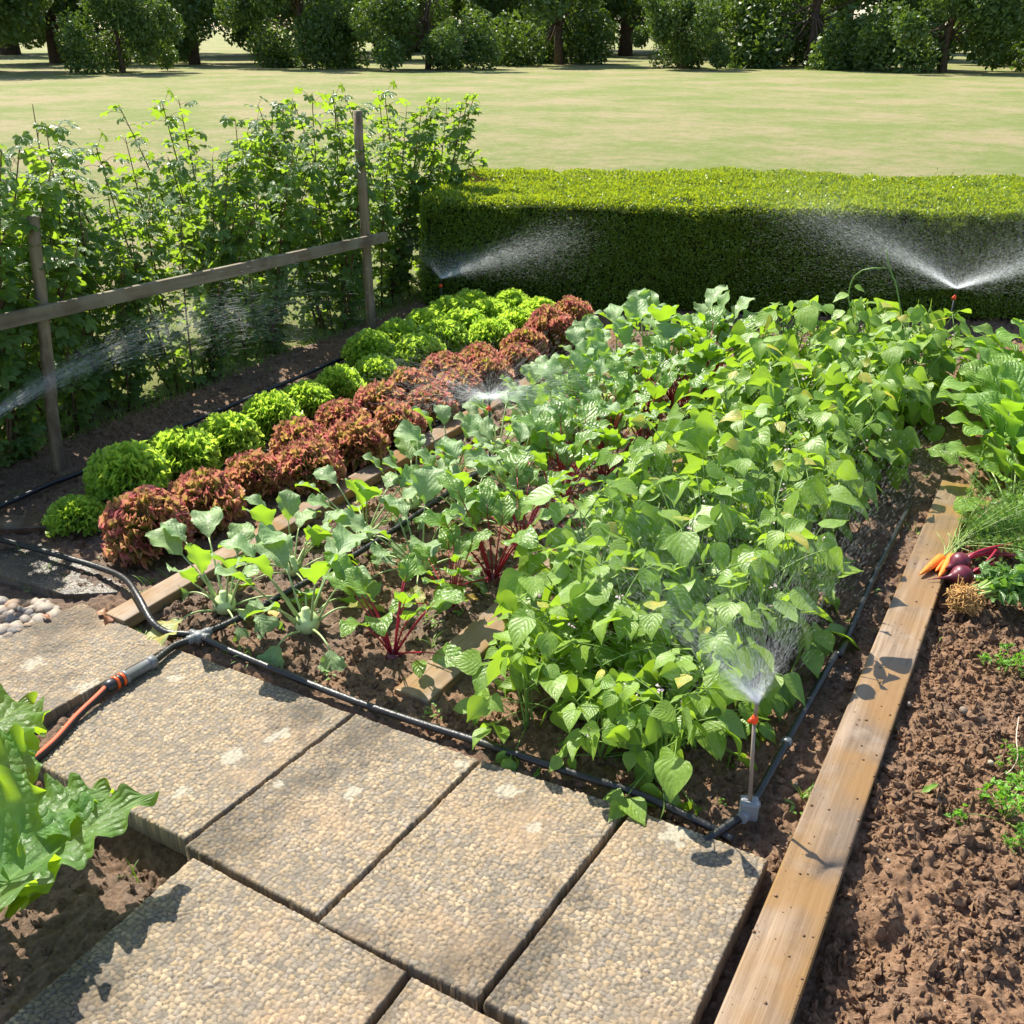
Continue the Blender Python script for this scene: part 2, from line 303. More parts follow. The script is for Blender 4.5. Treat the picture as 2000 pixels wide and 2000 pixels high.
# ------------------------------------------------------------------ ground
def soil_h(x,y):
    base=-.022+.028*vnoise(x/.55,y/.55,1)+.02*vnoise(x/.2,y/.2,2)
    dens=np.clip(.62+1.4*vnoise(x/.45,y/.45,9),.1,1)
    coarse=np.clip((x+.25)/.2,0,1)                        # freshly raked tilth right of the long board
    h=base+clods(x,y,.06,10,.5)*dens*.5+clods(x,y,.032,20,.75)*(.5+.5*dens)+clods(x,y,.016,30,.85)*.9+.005*vnoise(x/.03,y/.03,7)+.009*vnoise(x/.016,y/.016,5)+.006*vnoise(x/.009,y/.009,6)
    h+=coarse*(clods(x+3,y,.04,40,.35)*.4+clods(x,y+7,.02,50,.9)*.5-.010)
    front=np.clip((1.08-y)/.08,0,1)*np.clip((-.0-x)/.1,0,1); h-=.045*front
    path=np.clip((x+2.1)/.1,0,1)*np.clip((.05-x)/.08,0,1)*np.clip((1.63-y)/.04,0,1)*np.clip((y-.95)/.05,0,1); h-=.05*path
    lpath=np.clip((-2.05-x)/.08,0,1)*np.clip((1.75-y)/.08,0,1); h-=.03*lpath
    edge=np.minimum.reduce([(x+4.0)/.25,(.95-x)/.1,(y-.22)/.1]); h-=.06*np.clip(1-edge,0,1)
    return h
xs=np.r_[np.arange(-4.0,-2.4,.010),np.arange(-2.4,.95,.0052)]; ys=np.r_[np.arange(.22,.95,.012),np.arange(.95,3.4,.0052),np.arange(3.4,7.4,.0105)]
X,Y=np.meshgrid(xs,ys,indexing='ij'); Z=soil_h(X,Y)
wet=.35+np.clip(1-np.abs(X+1.35)/1.3,0,1)*.25+np.where(X<-.22,.12,-.45)+np.where(X<-2.2,.12,0)+.8*vnoise(X/.35,Y/.35,77)
C=np.stack([np.clip(wet,0,1)]*3,-1).reshape(-1,3)
i,j=np.meshgrid(np.arange(len(xs)-1),np.arange(len(ys)-1),indexing='ij'); n=len(ys)
Q=np.stack([i*n+j,(i+1)*n+j,(i+1)*n+j+1,i*n+j+1],-1).reshape(-1,4)
tag(MB().add(np.stack([X,Y,Z],-1).reshape(-1,3),Q,None,0,C).build('soil_bed',M['soil'],col=True),kind='structure')
def crumbs():
    r=rs(91); th=np.linspace(.25,2.9,5); ph=np.arange(7)*2*np.pi/7; T,Ph=np.meshgrid(th,ph,indexing='ij')
    base=np.stack([np.sin(T)*np.cos(Ph),np.sin(T)*np.sin(Ph),-np.cos(T)],-1).reshape(-1,3)
    i,j=np.meshgrid(np.arange(4),np.arange(7),indexing='ij'); Q=np.stack([i*7+j,i*7+(j+1)%7,(i+1)*7+(j+1)%7,(i+1)*7+j],-1).reshape(-1,4)
    pos=np.concatenate([np.c_[r.uniform(-.13,.93,26000),1.15+2.6*r.rand(26000)**1.2],np.c_[r.uniform(-2.3,-.27,7000),1.66+2.2*r.rand(7000)**1.5],np.c_[r.uniform(-3.75,-2.3,4500),r.uniform(1.7,4.9,4500)],np.c_[r.uniform(-2.4,-1.45,600),r.uniform(.3,1.02,600)]])
    x,y=pos[:,0],pos[:,1]; dn=vnoise(x/.22,y/.22,91)+.5*r.rand(len(x)); ok=(dn>.0)&~((x>-.27)&(x<-.125)&(y<3.95))&~((np.abs(x+1.285)<.075)&(y>1.73))&~((np.abs(x+2.30)<.055)&(y>1.58)); x,y=x[ok],y[ok]; n=len(x)
    sz=.0025+.0125*r.rand(n)**4; sz=np.where(x>-.13,sz*1.0,sz*.9); z=soil_h(x,y)+sz*.25
    rad=1+.28*r.normal(0,1,(n,35)); A=np.stack([np.cos(r.rand(n)*6.28),np.sin(r.rand(n)*6.28)],-1)
    V=base[None]*rad[...,None]*sz[:,None,None]*(1+.3*r.normal(0,1,(n,1,3)))+np.stack([x,y,z],-1)[:,None]
    w_=np.clip(.35+np.where(x<-.22,.12,-.45)+.8*vnoise(x/.35,y/.35,77)+.1*r.normal(0,1,n),0,1)
    b=MB().add(V.reshape(-1,3),(np.arange(n)[:,None,None]*35+Q).reshape(-1,4),None,0,np.repeat(np.stack([w_]*3,-1),35,0)); FL=False
    caps=np.arange(n)[:,None]*35+28+np.arange(7); b.f.append(caps); b.m.append(np.zeros(n))
    tag(b.build('soil_crumbs',M['soil'],smooth=FL,col=True),'loose brown crumbs and clods of earth covering the beds','soil crumbs',kind='stuff')
crumbs()
def soil_z(x,y): return float(soil_h(np.array([float(x)]),np.array([float(y)]))[0])
def ground_z(x,y):                                  # mean height round a point
    a=np.linspace(-.03,.03,5); X,Y=np.meshgrid(x+a,y+a); return float(soil_h(X,Y).mean())
gx=[-600,-60,-12,-3.9,.9,12,60,600]; gy=[-60,-6,.26,7.3,20,60,200,900]; b=MB(); V=np.array([[x,y,-.045] for x in gx for y in gy]); Q=[]
for i in range(7):
    for j in range(7):
        if not(i==3 and j==2): Q.append([i*8+j,(i+1)*8+j,(i+1)*8+j+1,i*8+j+1])
tag(b.add(V,np.array(Q)).build('lawn',M['lawn'],smooth=False),kind='structure')

# ------------------------------------------------------------------ paving slabs of exposed aggregate
PAL=np.array([.98,.90,.77])*np.array([[.43,.345,.24],[.37,.30,.22],[.28,.245,.20],[.49,.40,.28],[.22,.20,.175],[.39,.30,.185],[.31,.28,.25]])
def slab(corners,label,wetness=0,mat='slab',thick=.055,ztop=.004,seed=0,step=.0027,spots=()):
    BL,BR,TR,TL=[np.array(c,float) for c in corners]
    nu=int(max(np.linalg.norm(BR-BL),np.linalg.norm(TR-TL))/step); nv=int(np.linalg.norm(TL-BL)/step)
    u,v=np.meshgrid(np.linspace(0,1,nu),np.linspace(0,1,nv),indexing='ij')
    P=(BL*(1-u[...,None])+BR*u[...,None])*(1-v[...,None])+(TL*(1-u[...,None])+TR*u[...,None])*v[...,None]
    x,y=P[...,0],P[...,1]; s=.0140
    wx=x+.004*vnoise(x/.03,y/.03,3+seed); wy=y+.004*vnoise(x/.03,y/.03,4+seed)
    Xc=wx/s; Yc=wy/s*1.25; i0=np.floor(Xc).astype(int); j0=np.floor(Yc).astype(int)
    f1=np.full(x.shape,9.); f2=np.full(x.shape,9.); idc=np.zeros(x.shape); tone=np.zeros(x.shape)
    for di in (-1,0,1):
        for dj in (-1,0,1):
            i=i0+di; j=j0+dj; d=(Xc-i-.1-.8*h2(i,j,seed+1))**2+(Yc-j-.1-.8*h2(i,j,seed+2))**2
            nr=d<f1; f2=np.where(nr,f1,np.minimum(f2,d)); f1=np.where(nr,d,f1); idc=np.where(nr,h2(i,j,seed+3),idc); tone=np.where(nr,h2(i,j,seed+4),tone)
    g=np.sqrt(f2)-np.sqrt(f1); dome=np.clip(g/.30,0,1)**.6
    bury=np.clip(vnoise(x/.07,y/.07,11+seed)+vnoise(x/.02,y/.02,12+seed)*.5-.05,0,.30)*1.3          # pebbles sunk into the mortar
    hgt=(.0022+.0030*tone)*dome*(1-bury)
    edge=np.minimum(np.minimum(u*np.linalg.norm(BR-BL),(1-u)*np.linalg.norm(BR-BL)),np.minimum(v,1-v)*np.linalg.norm(TL-BL))
    rag=.004+.005*vnoise(x/.04,y/.04,15+seed); hgt-=np.clip(1-edge/rag,0,1)**2*.007
    hgt+=.003*vnoise(x/.12,y/.12,16)
    col=(PAL[(idc*len(PAL)).astype(int)]*.72+np.array([.30,.245,.17])*.28)*(.66+.34*tone[...,None])
    mort=np.array([.33,.275,.20]); k=np.clip((g-.04)/.16,0,1)*(1-np.clip(bury*1.6,0,1)*.5); col=mort*.32*(1-k[...,None])+col*k[...,None]
    st=np.clip((vnoise(x/.16,y/.16,21+seed)+.4*vnoise(x/.04,y/.04,22)-.10)*3,0,1)[...,None]; col=col*(1-.3*st)+np.array([.40,.26,.14])*.3*st
    dk=np.clip((vnoise(x/.22,y/.22,31+seed)+.3*vnoise(x/.05,y/.05,32)-.10)*3.5,0,1)[...,None]; col*=1-.5*dk
    for (sx,sy,sr) in spots:                          # lichen
        d=np.hypot(x-sx,(y-sy))/sr+1.1*vnoise(x/.017,y/.017,41)+.7*vnoise(x/.007,y/.007,42); k=np.clip((1-d)*4,0,1)[...,None]*.6; col=col*(1-k)+np.array([.42,.39,.30])*k
    if wetness:
        k=np.clip((wetness+1.2*vnoise(x/.1,y/.1,51))*2,0,1)[...,None]; col*=1-.45*k
    Z=ztop+hgt
    V=np.stack([x,y,Z],-1).reshape(-1,3); idx=np.arange(nu*nv).reshape(nu,nv)
    Q=np.stack([idx[:-1,:-1],idx[1:,:-1],idx[1:,1:],idx[:-1,1:]],-1).reshape(-1,4)
    r0=rs(seed+7); ring=np.r_[idx[:,0],idx[-1,1:],idx[::-1,-1][1:],idx[0,::-1][1:-1]]; m=len(ring)
    rv=V[ring].copy(); rv[:,2]=ztop-thick; rv[:,:2]+=.003*np.stack([vnoise(rv[:,0]/.02,rv[:,1]/.02,61),vnoise(rv[:,0]/.02,rv[:,1]/.02,62)],-1)
    rb=nu*nv+np.arange(m); S=np.stack([ring,np.roll(ring,-1),np.roll(rb,-1),rb],-1)[:,::-1]
    cc=np.r_[col.reshape(-1,3),np.tile([[.10,.07,.042]],(m,1))*(.6+.8*r0.rand(m,1))]
    o=MB().add(np.r_[V,rv],[Q,S,rb[None]],None,0,cc).build('paving_slab',M[mat],col=True)
    return tag(o,label,'paving slab','slabs of the garden path')
slab([(-2.0,1.055),(-1.452,1.058),(-1.406,1.607),(-2.06,1.588)],'large pebbly paving slab with a round pale lichen patch, under the hose connector',seed=0,spots=[G(452,1481)[:2].tolist()+[.032],G(340,1328)[:2].tolist()+[.022],G(545,1440)[:2].tolist()+[.028],G(355,1550)[:2].tolist()+[.02]])
slab([(-1.4425,1.045),(-1.054,1.04),(-1.016,1.616),(-1.398,1.609)],'narrow pebbly paving slab between the two dark slanting joints',seed=100,spots=[G(690,1552)[:2].tolist()+[.022],G(905,1500)[:2].tolist()+[.018],G(545,1535)[:2].tolist()+[.012]])
slab([(-1.045,1.03),(-.668,1.04),(-.626,1.645),(-1.008,1.62)],'pebbly paving slab beside the front black pipe, under the overhanging bean leaf',seed=200,spots=[G(995,1548)[:2].tolist()+[.028],G(1040,1620)[:2].tolist()+[.015]])
slab([(-.655,1.04),(-.30,1.05),(-.29,1.655),(-.612,1.65)],'last pebbly paving slab of the path, tucked against the sprinkler corner',seed=300,spots=[G(1330,1625)[:2].tolist()+[.04]])
slab([(-2.62,1.13),(-2.125,1.12),(-2.075,1.585),(-2.5,1.625)],'pebbly paving slab between the pebble heap and the grey connector',seed=400,spots=[G(60,1300)[:2].tolist()+[.03],G(170,1345)[:2].tolist()+[.03]])
slab([(-3.15,1.60),(-2.62,1.64),(-2.42,1.77),(-3.0,1.84)],'wet dark old paving slab behind the pebble heap',wetness=.45,mat='slab_wet',seed=500,ztop=-.008)
slab([(-1.40,.45),(-.82,.45),(-.82,1.025),(-1.40,1.03)],'pebbly paving slab nearest the bottom, in front of the two joints',seed=600)
slab([(-.805,.45),(-.30,.45),(-.30,1.025),(-.805,1.02)],'pebbly paving slab nearest the bottom right, beside the bare earth',seed=700)
# ------------------------------------------------------------------ boards
def board(p0,p1,wd,th,zt,label,mat,name='wooden_board',end=.0):
    p0=np.array(p0,float); p1=np.array(p1,float); d=p1-p0; L=np.hypot(*d); a=math.atan2(d[1],d[0])-math.pi/2
    b=MB().box((0,0,0),(wd,L,th),0,.005)
    o=b.build(name,M[mat],smooth=False); o.location=(*((p0+p1)/2),zt-th/2); o.rotation_euler=(0,0,a)
    return tag(o,label,'wooden board')
board((-.199,1.15),(-.197,3.93),.122,.04,.03,'long brown wooden board beside the bare raked earth, vegetables lying on it','plank')
board((-2.325,1.60),(-2.285,4.9),.09,.04,.022,'wet brown wooden board between the red lettuces and the kohlrabi','plank')
board((-1.315,1.745),(-1.25,4.85),.115,.028,.008,'muddy wooden board between the beetroots and the bean plants','plank')
o=board((-3.30,1.80),(-2.99,2.02),.11,.035,.012,'short dark wet board end beside the smallest green lettuce','plank_dark')
# ------------------------------------------------------------------ fence
def fence():
    f=thing('fence',(-3.5,3.4,0),'weathered wooden fence with one sloping rail on two round posts','fence')
    for (y,zt,r) in ((2.30,1.0,.024),(4.47,1.25,.026)):
        p=[(0,y-3.4,-.08)]+[(.004*math.sin(k*1.7),y-3.4+.004*math.cos(k*2.1)+(.13*k/8 if y<3 else 0),zt*k/8) for k in range(9)]
        MB().tube(p,[r*1.08]+[r*(1.06-.012*k) for k in range(9)],14).build('fence_post',M['post'],f)
    y0,y1=.9,4.60; z0,z1=.70,.572
    b=MB().box((0,0,0),(.026,math.hypot(y1-y0,z1-z0),.056),0,.003); o=b.build('fence_rail',M['rail'],f,smooth=False)
    o.location=(.046,(y0+y1)/2-3.4,(z0+z1)/2); o.rotation_euler=(math.atan2(z1-z0,y1-y0),0,0)
fence()
# ------------------------------------------------------------------ leaf shapes
def prof(*p): a=np.array(p); return lambda t: np.interp(t,a[:,0],a[:,1])
PB=prof((0,.12),(.04,.55),(.12,.85),(.24,1),(.36,.98),(.52,.80),(.68,.52),(.8,.29),(.9,.12),(1,.015))
PK=prof((0,.06),(.08,.16),(.14,.42),(.2,.40),(.26,.62),(.38,.88),(.55,1),(.72,.93),(.86,.7),(.95,.38),(1,.08))
PT=prof((0,.05),(.06,.22),(.10,.14),(.16,.42),(.2,.33),(.28,.62),(.42,.85),(.6,1),(.78,.92),(.9,.6),(.97,.3),(1,.06))
PE=prof((0,.08),(.05,.3),(.14,.66),(.3,.93),(.45,1),(.62,.9),(.8,.62),(.93,.28),(1,.04))
PR=prof((0,.3),(.03,.7),(.12,.95),(.3,1),(.5,.86),(.7,.62),(.85,.36),(.95,.14),(1,.02))
PG=prof((0,.5),(.3,1),(.7,.7),(1,.05))
def blade(L,W,pf,r,na=8,nc=3,droop=.5,fold=.18,wave=0,wf=2.5,jag=0,jf=7,roll=0):
    t=np.linspace(0,1,na+1); u=np.linspace(-1,1,2*nc+1); wd=pf(t)*W/2
    if jag: jl=1+jag*np.sin(t*jf*2*np.pi+r.rand()*6)*np.sin(t*np.pi)+jag*(r.rand(na+1)-.5); jr=1+jag*np.sin(t*jf*2*np.pi+r.rand()*6)*np.sin(t*np.pi)+jag*(r.rand(na+1)-.5)
    else: jl=jr=np.ones(na+1)
    an=-droop*t**1.3*(1+.3*(r.rand()-.5)); ds=L/na; y=np.r_[0,np.cumsum(np.cos(an[1:])*ds)]; z=np.r_[0,np.cumsum(np.sin(an[1:])*ds)]
    U,T=np.meshgrid(u,t); Wd=wd[:,None]*np.where(U<0,jl[:,None],jr[:,None])
    ph1,ph2=r.rand(2)*6.28
    lift=fold*np.abs(U)*Wd-roll*U**2*Wd
    if wave: lift=lift+wave*W*.5*(U**2)*np.where(U<0,np.sin(2*np.pi*wf*T+ph1),np.sin(2*np.pi*wf*T+ph2))*np.minimum(1,T*4)
    sa=np.sin(an)[:,None]; ca=np.cos(an)[:,None]
    V=np.stack([U*Wd,y[:,None]-sa*lift,z[:,None]+ca*lift],-1).reshape(-1,3); m=2*nc+1
    i,j=np.meshgrid(np.arange(na),np.arange(m-1),indexing='ij'); Q=np.stack([i*m+j,i*m+j+1,(i+1)*m+j+1,(i+1)*m+j],-1).reshape(-1,4)
    return V,Q,np.stack([(U+1)/2,T],-1).reshape(-1,2)
def polar_leaf(Rd,r,lobes=5,depth=.35,teeth=.06,nr=3,na=25,cup=.15,droop=.3,rng=2.5):
    th=np.linspace(-rng,rng,na); k=lobes/(2*rng)*np.pi
    out=Rd*(.55+.45*np.cos(th*.42))*(1-depth*np.abs(np.sin(k*th+(0 if lobes%2 else np.pi/2)))**1.2)*(1+teeth*(np.arange(na)%2*2-1))
    s=np.linspace(0,1,nr+1)[1:]; S,T=np.meshgrid(s,th,indexing='ij'); ro=S*out[None]
    x=ro*np.sin(T); y=ro*np.cos(T); z=-droop*(ro/Rd)**2*Rd*.6+cup*Rd*np.abs(np.sin(k*T))*S*.35+.03*Rd*(r.rand(*S.shape)-.5)
    V=np.r_[[[0,0,0]],np.stack([x,y,z],-1).reshape(-1,3)]; UV=np.r_[[[.5,0]],np.stack([(T/rng+1)/2,S],-1).reshape(-1,2)]
    j=np.arange(na-1); tri=np.stack([0*j,1+j+1,1+j],-1)
    Fs=[tri]
    i,j=np.meshgrid(np.arange(nr-1),np.arange(na-1),indexing='ij'); Fs.append(np.stack([1+i*na+j,1+i*na+j+1,1+(i+1)*na+j+1,1+(i+1)*na+j],-1).reshape(-1,4))
    return V,Fs,UV
def place(V,p,d,n):                  # local +Y along d, local +Z near n
    d=np.asarray(d,float); d=d/np.linalg.norm(d); n=np.asarray(n,float); n=n-d*(n@d)
    if np.linalg.norm(n)<1e-4: n=np.array([1.,0,0])-d*d[0]
    n=n/np.linalg.norm(n); x=np.cross(d,n); return V@np.array([x,d,n])+np.asarray(p,float)
def az(a,e): return np.array([math.cos(a)*math.cos(e),math.sin(a)*math.cos(e),math.sin(e)])
def bez(p0,p1,p2,n=6):
    t=np.linspace(0,1,n)[:,None]; return (1-t)**2*np.asarray(p0)+2*t*(1-t)*np.asarray(p1)+t*t*np.asarray(p2)
def addl(mb,leaf,p,d,n,mi=0): V,Q,UV=leaf; mb.add(place(V,p,d,n),Q,UV,mi)
UP=np.array([0,0,1.])
ORD='first second third fourth fifth sixth seventh eighth ninth tenth eleventh twelfth thirteenth fourteenth fifteenth sixteenth seventeenth eighteenth nineteenth twentieth'.split()
ORD+=['twenty-'+o for o in ORD[:9]]
# ------------------------------------------------------------------ clipped hedge
def hedge():
    P0=np.array([-3.70,5.30,0]); ex=np.array([math.cos(R(23.7)),math.sin(R(23.7)),0]); ey=np.array([-ex[1],ex[0],0]); L,Dp,Hh=6.2,1.5,.66
    g=thing('hedge',P0,'long clipped box hedge with a flat bright top, behind the vegetable bed','hedge')
    r=rs(5)
    def lump(a,b,k): return .055*vnoise(a/.4,b/.4,k)+.045*vnoise(a/.10,b/.10,k+1)
    mb=MB()
    def scatter(N,org,ea,eb,nn,La,Lb,k,upb):
        a=r.rand(N)*La; b=r.rand(N)*Lb; dep=lump(a,b,k)-.035*r.rand(N)**1.5+.012
        rd=.05; ra=np.clip(np.minimum(a,La-a)/rd,0,1); rb=np.clip(np.minimum(b,Lb-b)/rd if k!=200 else (Lb-b)/rd,0,1); dep-= .022*((1-ra)**2+(1-rb)**2)
        pos=org+a[:,None]*ea+b[:,None]*eb+dep[:,None]*nn
        d=nn*.75+UP*upb+r.normal(0,.62,(N,3)); d/=np.linalg.norm(d,axis=1)[:,None]
        q=r.normal(0,1,(N,3))+nn*.5; q-=d*(q*d).sum(1)[:,None]; q/=np.linalg.norm(q,axis=1)[:,None]; s=np.cross(d,q)
        l=(.013+.009*r.rand(N))[:,None]; w_=l*(.27+.1*r.rand(N))[:,None]
        V=np.stack([pos,pos+d*l*.5+s*w_+q*l*.07,pos+d*l,pos+d*l*.5-s*w_+q*l*.07],1).reshape(-1,3)
        mb.add(V,(np.arange(N)[:,None]*4+np.arange(4)),np.tile([[.5,0],[1,.5],[.5,1],[0,.5]],(N,1)))
    z=np.zeros(3)
    scatter(125000,z,ex,UP,-ey,L,Hh,200,.25)
    scatter(120000,UP*Hh,ex,ey,UP,L,Dp,210,.5)
    scatter(22000,z,ey,UP,-ex,Dp,Hh,220,.25)
    for k in range(300):                                # stray shoots
        if r.rand()<.6: p=UP*Hh+ex*r.rand()*L+ey*r.rand()*Dp; d=UP+r.normal(0,.35,3)
        else: p=ex*r.rand()*L+UP*Hh*(.3+.7*r.rand()); d=-ey*.6+UP*.8+r.normal(0,.3,3)
        d/=np.linalg.norm(d); ln=.025+.05*r.rand()**2
        for q in range(7):
            e=d*.4+r.normal(0,.6,3); e/=np.linalg.norm(e); x=np.cross(e,d); x/=np.linalg.norm(x)+1e-6; c=p+d*ln*q/6; l=.013+.007*r.rand()
            mb.add(np.array([c,c+e*l*.5+x*l*.3,c+e*l,c+e*l*.5-x*l*.3]),np.array([[0,1,2,3]]),[[.5,0],[1,.5],[.5,1],[0,.5]])
    mb.build('foliage',M['hedge'],g,smooth=False)
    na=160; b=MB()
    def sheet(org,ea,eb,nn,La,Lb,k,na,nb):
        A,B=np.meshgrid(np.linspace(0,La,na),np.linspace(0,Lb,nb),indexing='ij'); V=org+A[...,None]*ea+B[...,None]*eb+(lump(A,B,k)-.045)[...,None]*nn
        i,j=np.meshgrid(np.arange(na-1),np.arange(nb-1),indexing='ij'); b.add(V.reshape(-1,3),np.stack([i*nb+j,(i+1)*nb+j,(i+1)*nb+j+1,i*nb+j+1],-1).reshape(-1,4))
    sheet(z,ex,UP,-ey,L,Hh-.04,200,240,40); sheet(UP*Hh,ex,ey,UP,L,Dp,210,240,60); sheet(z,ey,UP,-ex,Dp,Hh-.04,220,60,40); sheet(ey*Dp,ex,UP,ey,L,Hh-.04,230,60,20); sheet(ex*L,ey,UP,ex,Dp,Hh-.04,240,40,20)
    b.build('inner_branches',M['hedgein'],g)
hedge()
# ------------------------------------------------------------------ currant bushes
def currant(seed,ht,nc,nl):
    r=rs(seed); g=thing('currant_bush',(0,0,0),'currant','currant bush'); st=MB(); fo=MB()
    leaves=[polar_leaf(1,r,5,.34,.07,3,21,.35,.25+.5*r.rand(),2.45) for _ in range(8)]
    for c in range(nc):
        a=r.rand()*6.28; b0=np.array([.10*math.cos(a),.13*math.sin(a),-.05]); sp=.14+.26*r.rand(); h=ht*(.7+.4*r.rand())
        tip=b0+np.array([sp*math.cos(a)*.8,sp*1.25*math.sin(a),h]); mid=b0*.5+tip*.5+np.array([r.normal(0,.04),r.normal(0,.04),.08]); P=bez(b0,mid,tip,9)
        st.tube(P,np.linspace(.0065,.0022,9),5)
        for q in range(nl):
            t=(.05+.95*r.rand()); k=min(7,int(t*8)); p=P[k]+(P[k+1]-P[k])*(t*8-k)
            aa=r.rand()*6.28; d=az(aa,R(r.uniform(-5,55))); pl=.02+.09*r.rand(); e=p+d*pl+np.array([0,0,-.01])
            st.tube(np.array([p,p+d*pl*.6+UP*.004,e]),.0011,3,cap=False)
            s=.022+.025*r.rand()
            dd=az(aa+r.normal(0,.4),R(r.uniform(-50,5))); nn=UP+.5*SUN+r.normal(0,.38,3)
            V,Fs,UV=leaves[r.randint(8)]; fo.add(place(V*s*1.35,e,dd,nn),Fs,UV)
    st.build('canes',M['cane'],g); fo.build('foliage',M['currant'],g); return g
cp=[currant(11+k,1.28,13,74) for k in range(3)]
spots=[(-3.92,1.62,1.0),(-3.86,2.2,1.02),(-3.98,2.72,.95),(-3.95,3.45,.92),(-4.0,3.98,.9),(-4.0,4.72,1.0),(-4.08,5.25,1.0),(-3.75,1.25,.8),(-4.5,3.05,1.0),(-4.55,4.4,1.0),(-4.4,1.95,1.1),(-4.02,3.06,.78),(-4.05,5.68,1.0)]
cl=['currant bush at the left edge, half in front of the near fence post','currant bush growing up around the left fence post','currant bush just right of the left fence post, over the soil edge','currant bush behind the middle of the sloping fence rail','currant bush behind the rail, left of the gap before the far post','currant bush standing right behind the far fence post','currant bush between the far fence post and the hedge corner','low currant growth at the very left below the rail','currant bush in the rear row, seen through the front bushes left of the rail middle','currant bush in the rear row, behind the stretch left of the far post','currant bush in the rear row at the left edge behind the near post','low currant bush filling the gap under the left part of the rail','currant bush farthest back, touching the left end of the hedge']
for k,(x,y,s) in enumerate(spots):
    o=cp[k] if k<3 else copy_tree(cp[k%3]); o.location=(x,y,-.03); o.scale=(s,s,s*(.6 if k==7 else 1.0)); o.rotation_euler=(0,0,k*2.1); tag(o,cl[k],'currant bush','currant bushes along the fence')
# ------------------------------------------------------------------ lettuces
def lettuce(kind,seed,Rd,N):
    r=rs(seed); g=thing(kind,(0,0,0),'l','lettuce'); mb=MB(); na,nt_=41,7
    for i in range(N):
        q=(i+.5)/N; ct=1-1.18*q; a=i*2.39996+r.normal(0,.2); e=math.asin(max(-.35,min(1,ct)))
        d=az(a,e); d=d+np.r_[r.normal(0,.12,2),.12+r.normal(0,.1)]; d/=np.linalg.norm(d)
        tang=np.array([-math.sin(a),math.cos(a),0]); tang=tang+np.cross(d,tang)*r.normal(0,.55); tang-=d*(tang@d); tang/=np.linalg.norm(tang); nn=np.cross(tang,d)
        u=np.linspace(-1,1,na); t=np.linspace(0,1,nt_); U,T=np.meshgrid(u,t,indexing='ij')
        Rr=Rd*(.72+.42*r.rand()**.8); r0=.42*Rr; Le=Rr-r0
        if q>.84: Rr*=1.12
        k1=2.4+r.rand(); ph=r.rand(3)*6.28
        wv=T**1.6*(.30*np.sin(k1*np.pi*U+ph[0])+.26*np.sin(2.3*k1*np.pi*U+ph[1])*T**2+.17*np.sin(5.6*k1*np.pi*U+ph[2])*T**4)*Le*.55
        wid=Rr*(.16+.30*T); lng=r0+Le*T*(1-.22*U**2)+.06*Le*np.sin(9*U+ph[2])*T+.05*Le*np.sin(31*U+ph[1])*T**4
        V=d*lng[...,None]+tang*(U*wid)[...,None]+nn*wv[...,None]
        jit=r.normal(0,1,(na,nt_,3))*(.024*Rd*(T**2.5))[...,None]; V=V+jit
        V[...,2]=V[...,2]*.82+.40*Rd
        V[...,2]=np.maximum(V[...,2],.004)
        ii,jj=np.meshgrid(np.arange(na-1),np.arange(nt_-1),indexing='ij'); Q=np.stack([ii*nt_+jj,(ii+1)*nt_+jj,(ii+1)*nt_+jj+1,ii*nt_+jj+1],-1).reshape(-1,4)
        mb.add(V.reshape(-1,3),Q,np.stack([(U+1)/2,T],-1).reshape(-1,2))
    mb.build('frilly_leaves',M['glet' if kind=='green_lettuce' else 'rlet'],g)
    MB().lathe([(.004,.0),(.02,.01),(.03,.05),(.012,.08)],10).build('stem_base',M['kohlstem'],g)
    return g
gl=[lettuce('green_lettuce',31+k,.15,105) for k in range(3)]; rl=[lettuce('red_lettuce',41+k,.15,110) for k in range(3)]
def put(protos,used,k,x,y,s,label,cat,group,z=None,rz=None,sq=1):
    p=protos[k%len(protos)]
    if p.name not in used: used.add(p.name); o=p
    else: o=copy_tree(p)
    o.location=(x,y,ground_z(x,y)-.006 if z is None else z); o.rotation_euler=(0,0,k*2.3 if rz is None else rz); o.scale=(s,s,s*sq)
    return tag(o,label,cat,group)
used=set()
gpos=[(-2.985,1.985,.68,.85),(-3.0,2.255,1.0,1.1),(-2.985,2.51,.97,1.05),(-2.99,2.77,.9,1),(-3.0,3.06,.85,1),(-3.02,3.32,.8,1),(-3.02,3.57,.78,1),(-3.0,3.85,.8,1)]
glab=['smallest green lettuce, alone at the front beside the dark board end','big bright green lettuce second in the green row, behind the smallest one','round green lettuce third in the green row, beside the second red lettuce','compact green lettuce fourth from the front of the green row']
for k,(x,y,s,sq) in enumerate(gpos):
    put(gl,used,k,x,y,s,glab[k] if k<4 else f'frilly green lettuce, {ORD[k]} from the front of the green row','lettuce','green lettuces in the left row',sq=sq*(1.05+.2*h2(k,8)))
k=8
for row,(x0) in enumerate((-3.22,-2.98,-2.76)):
    for q in range(5):
        y=4.1+q*.255+(.1 if row==1 else 0)
        if row==2 and q<2: continue
        put(gl,used,k,x0+.02*math.sin(k*7),y,.95,f'green lettuce in the wide far patch, {ORD[q]} from its front in the {["left","middle","right"][row]} line','lettuce','green lettuces in the far patch',sq=1.15); k+=1
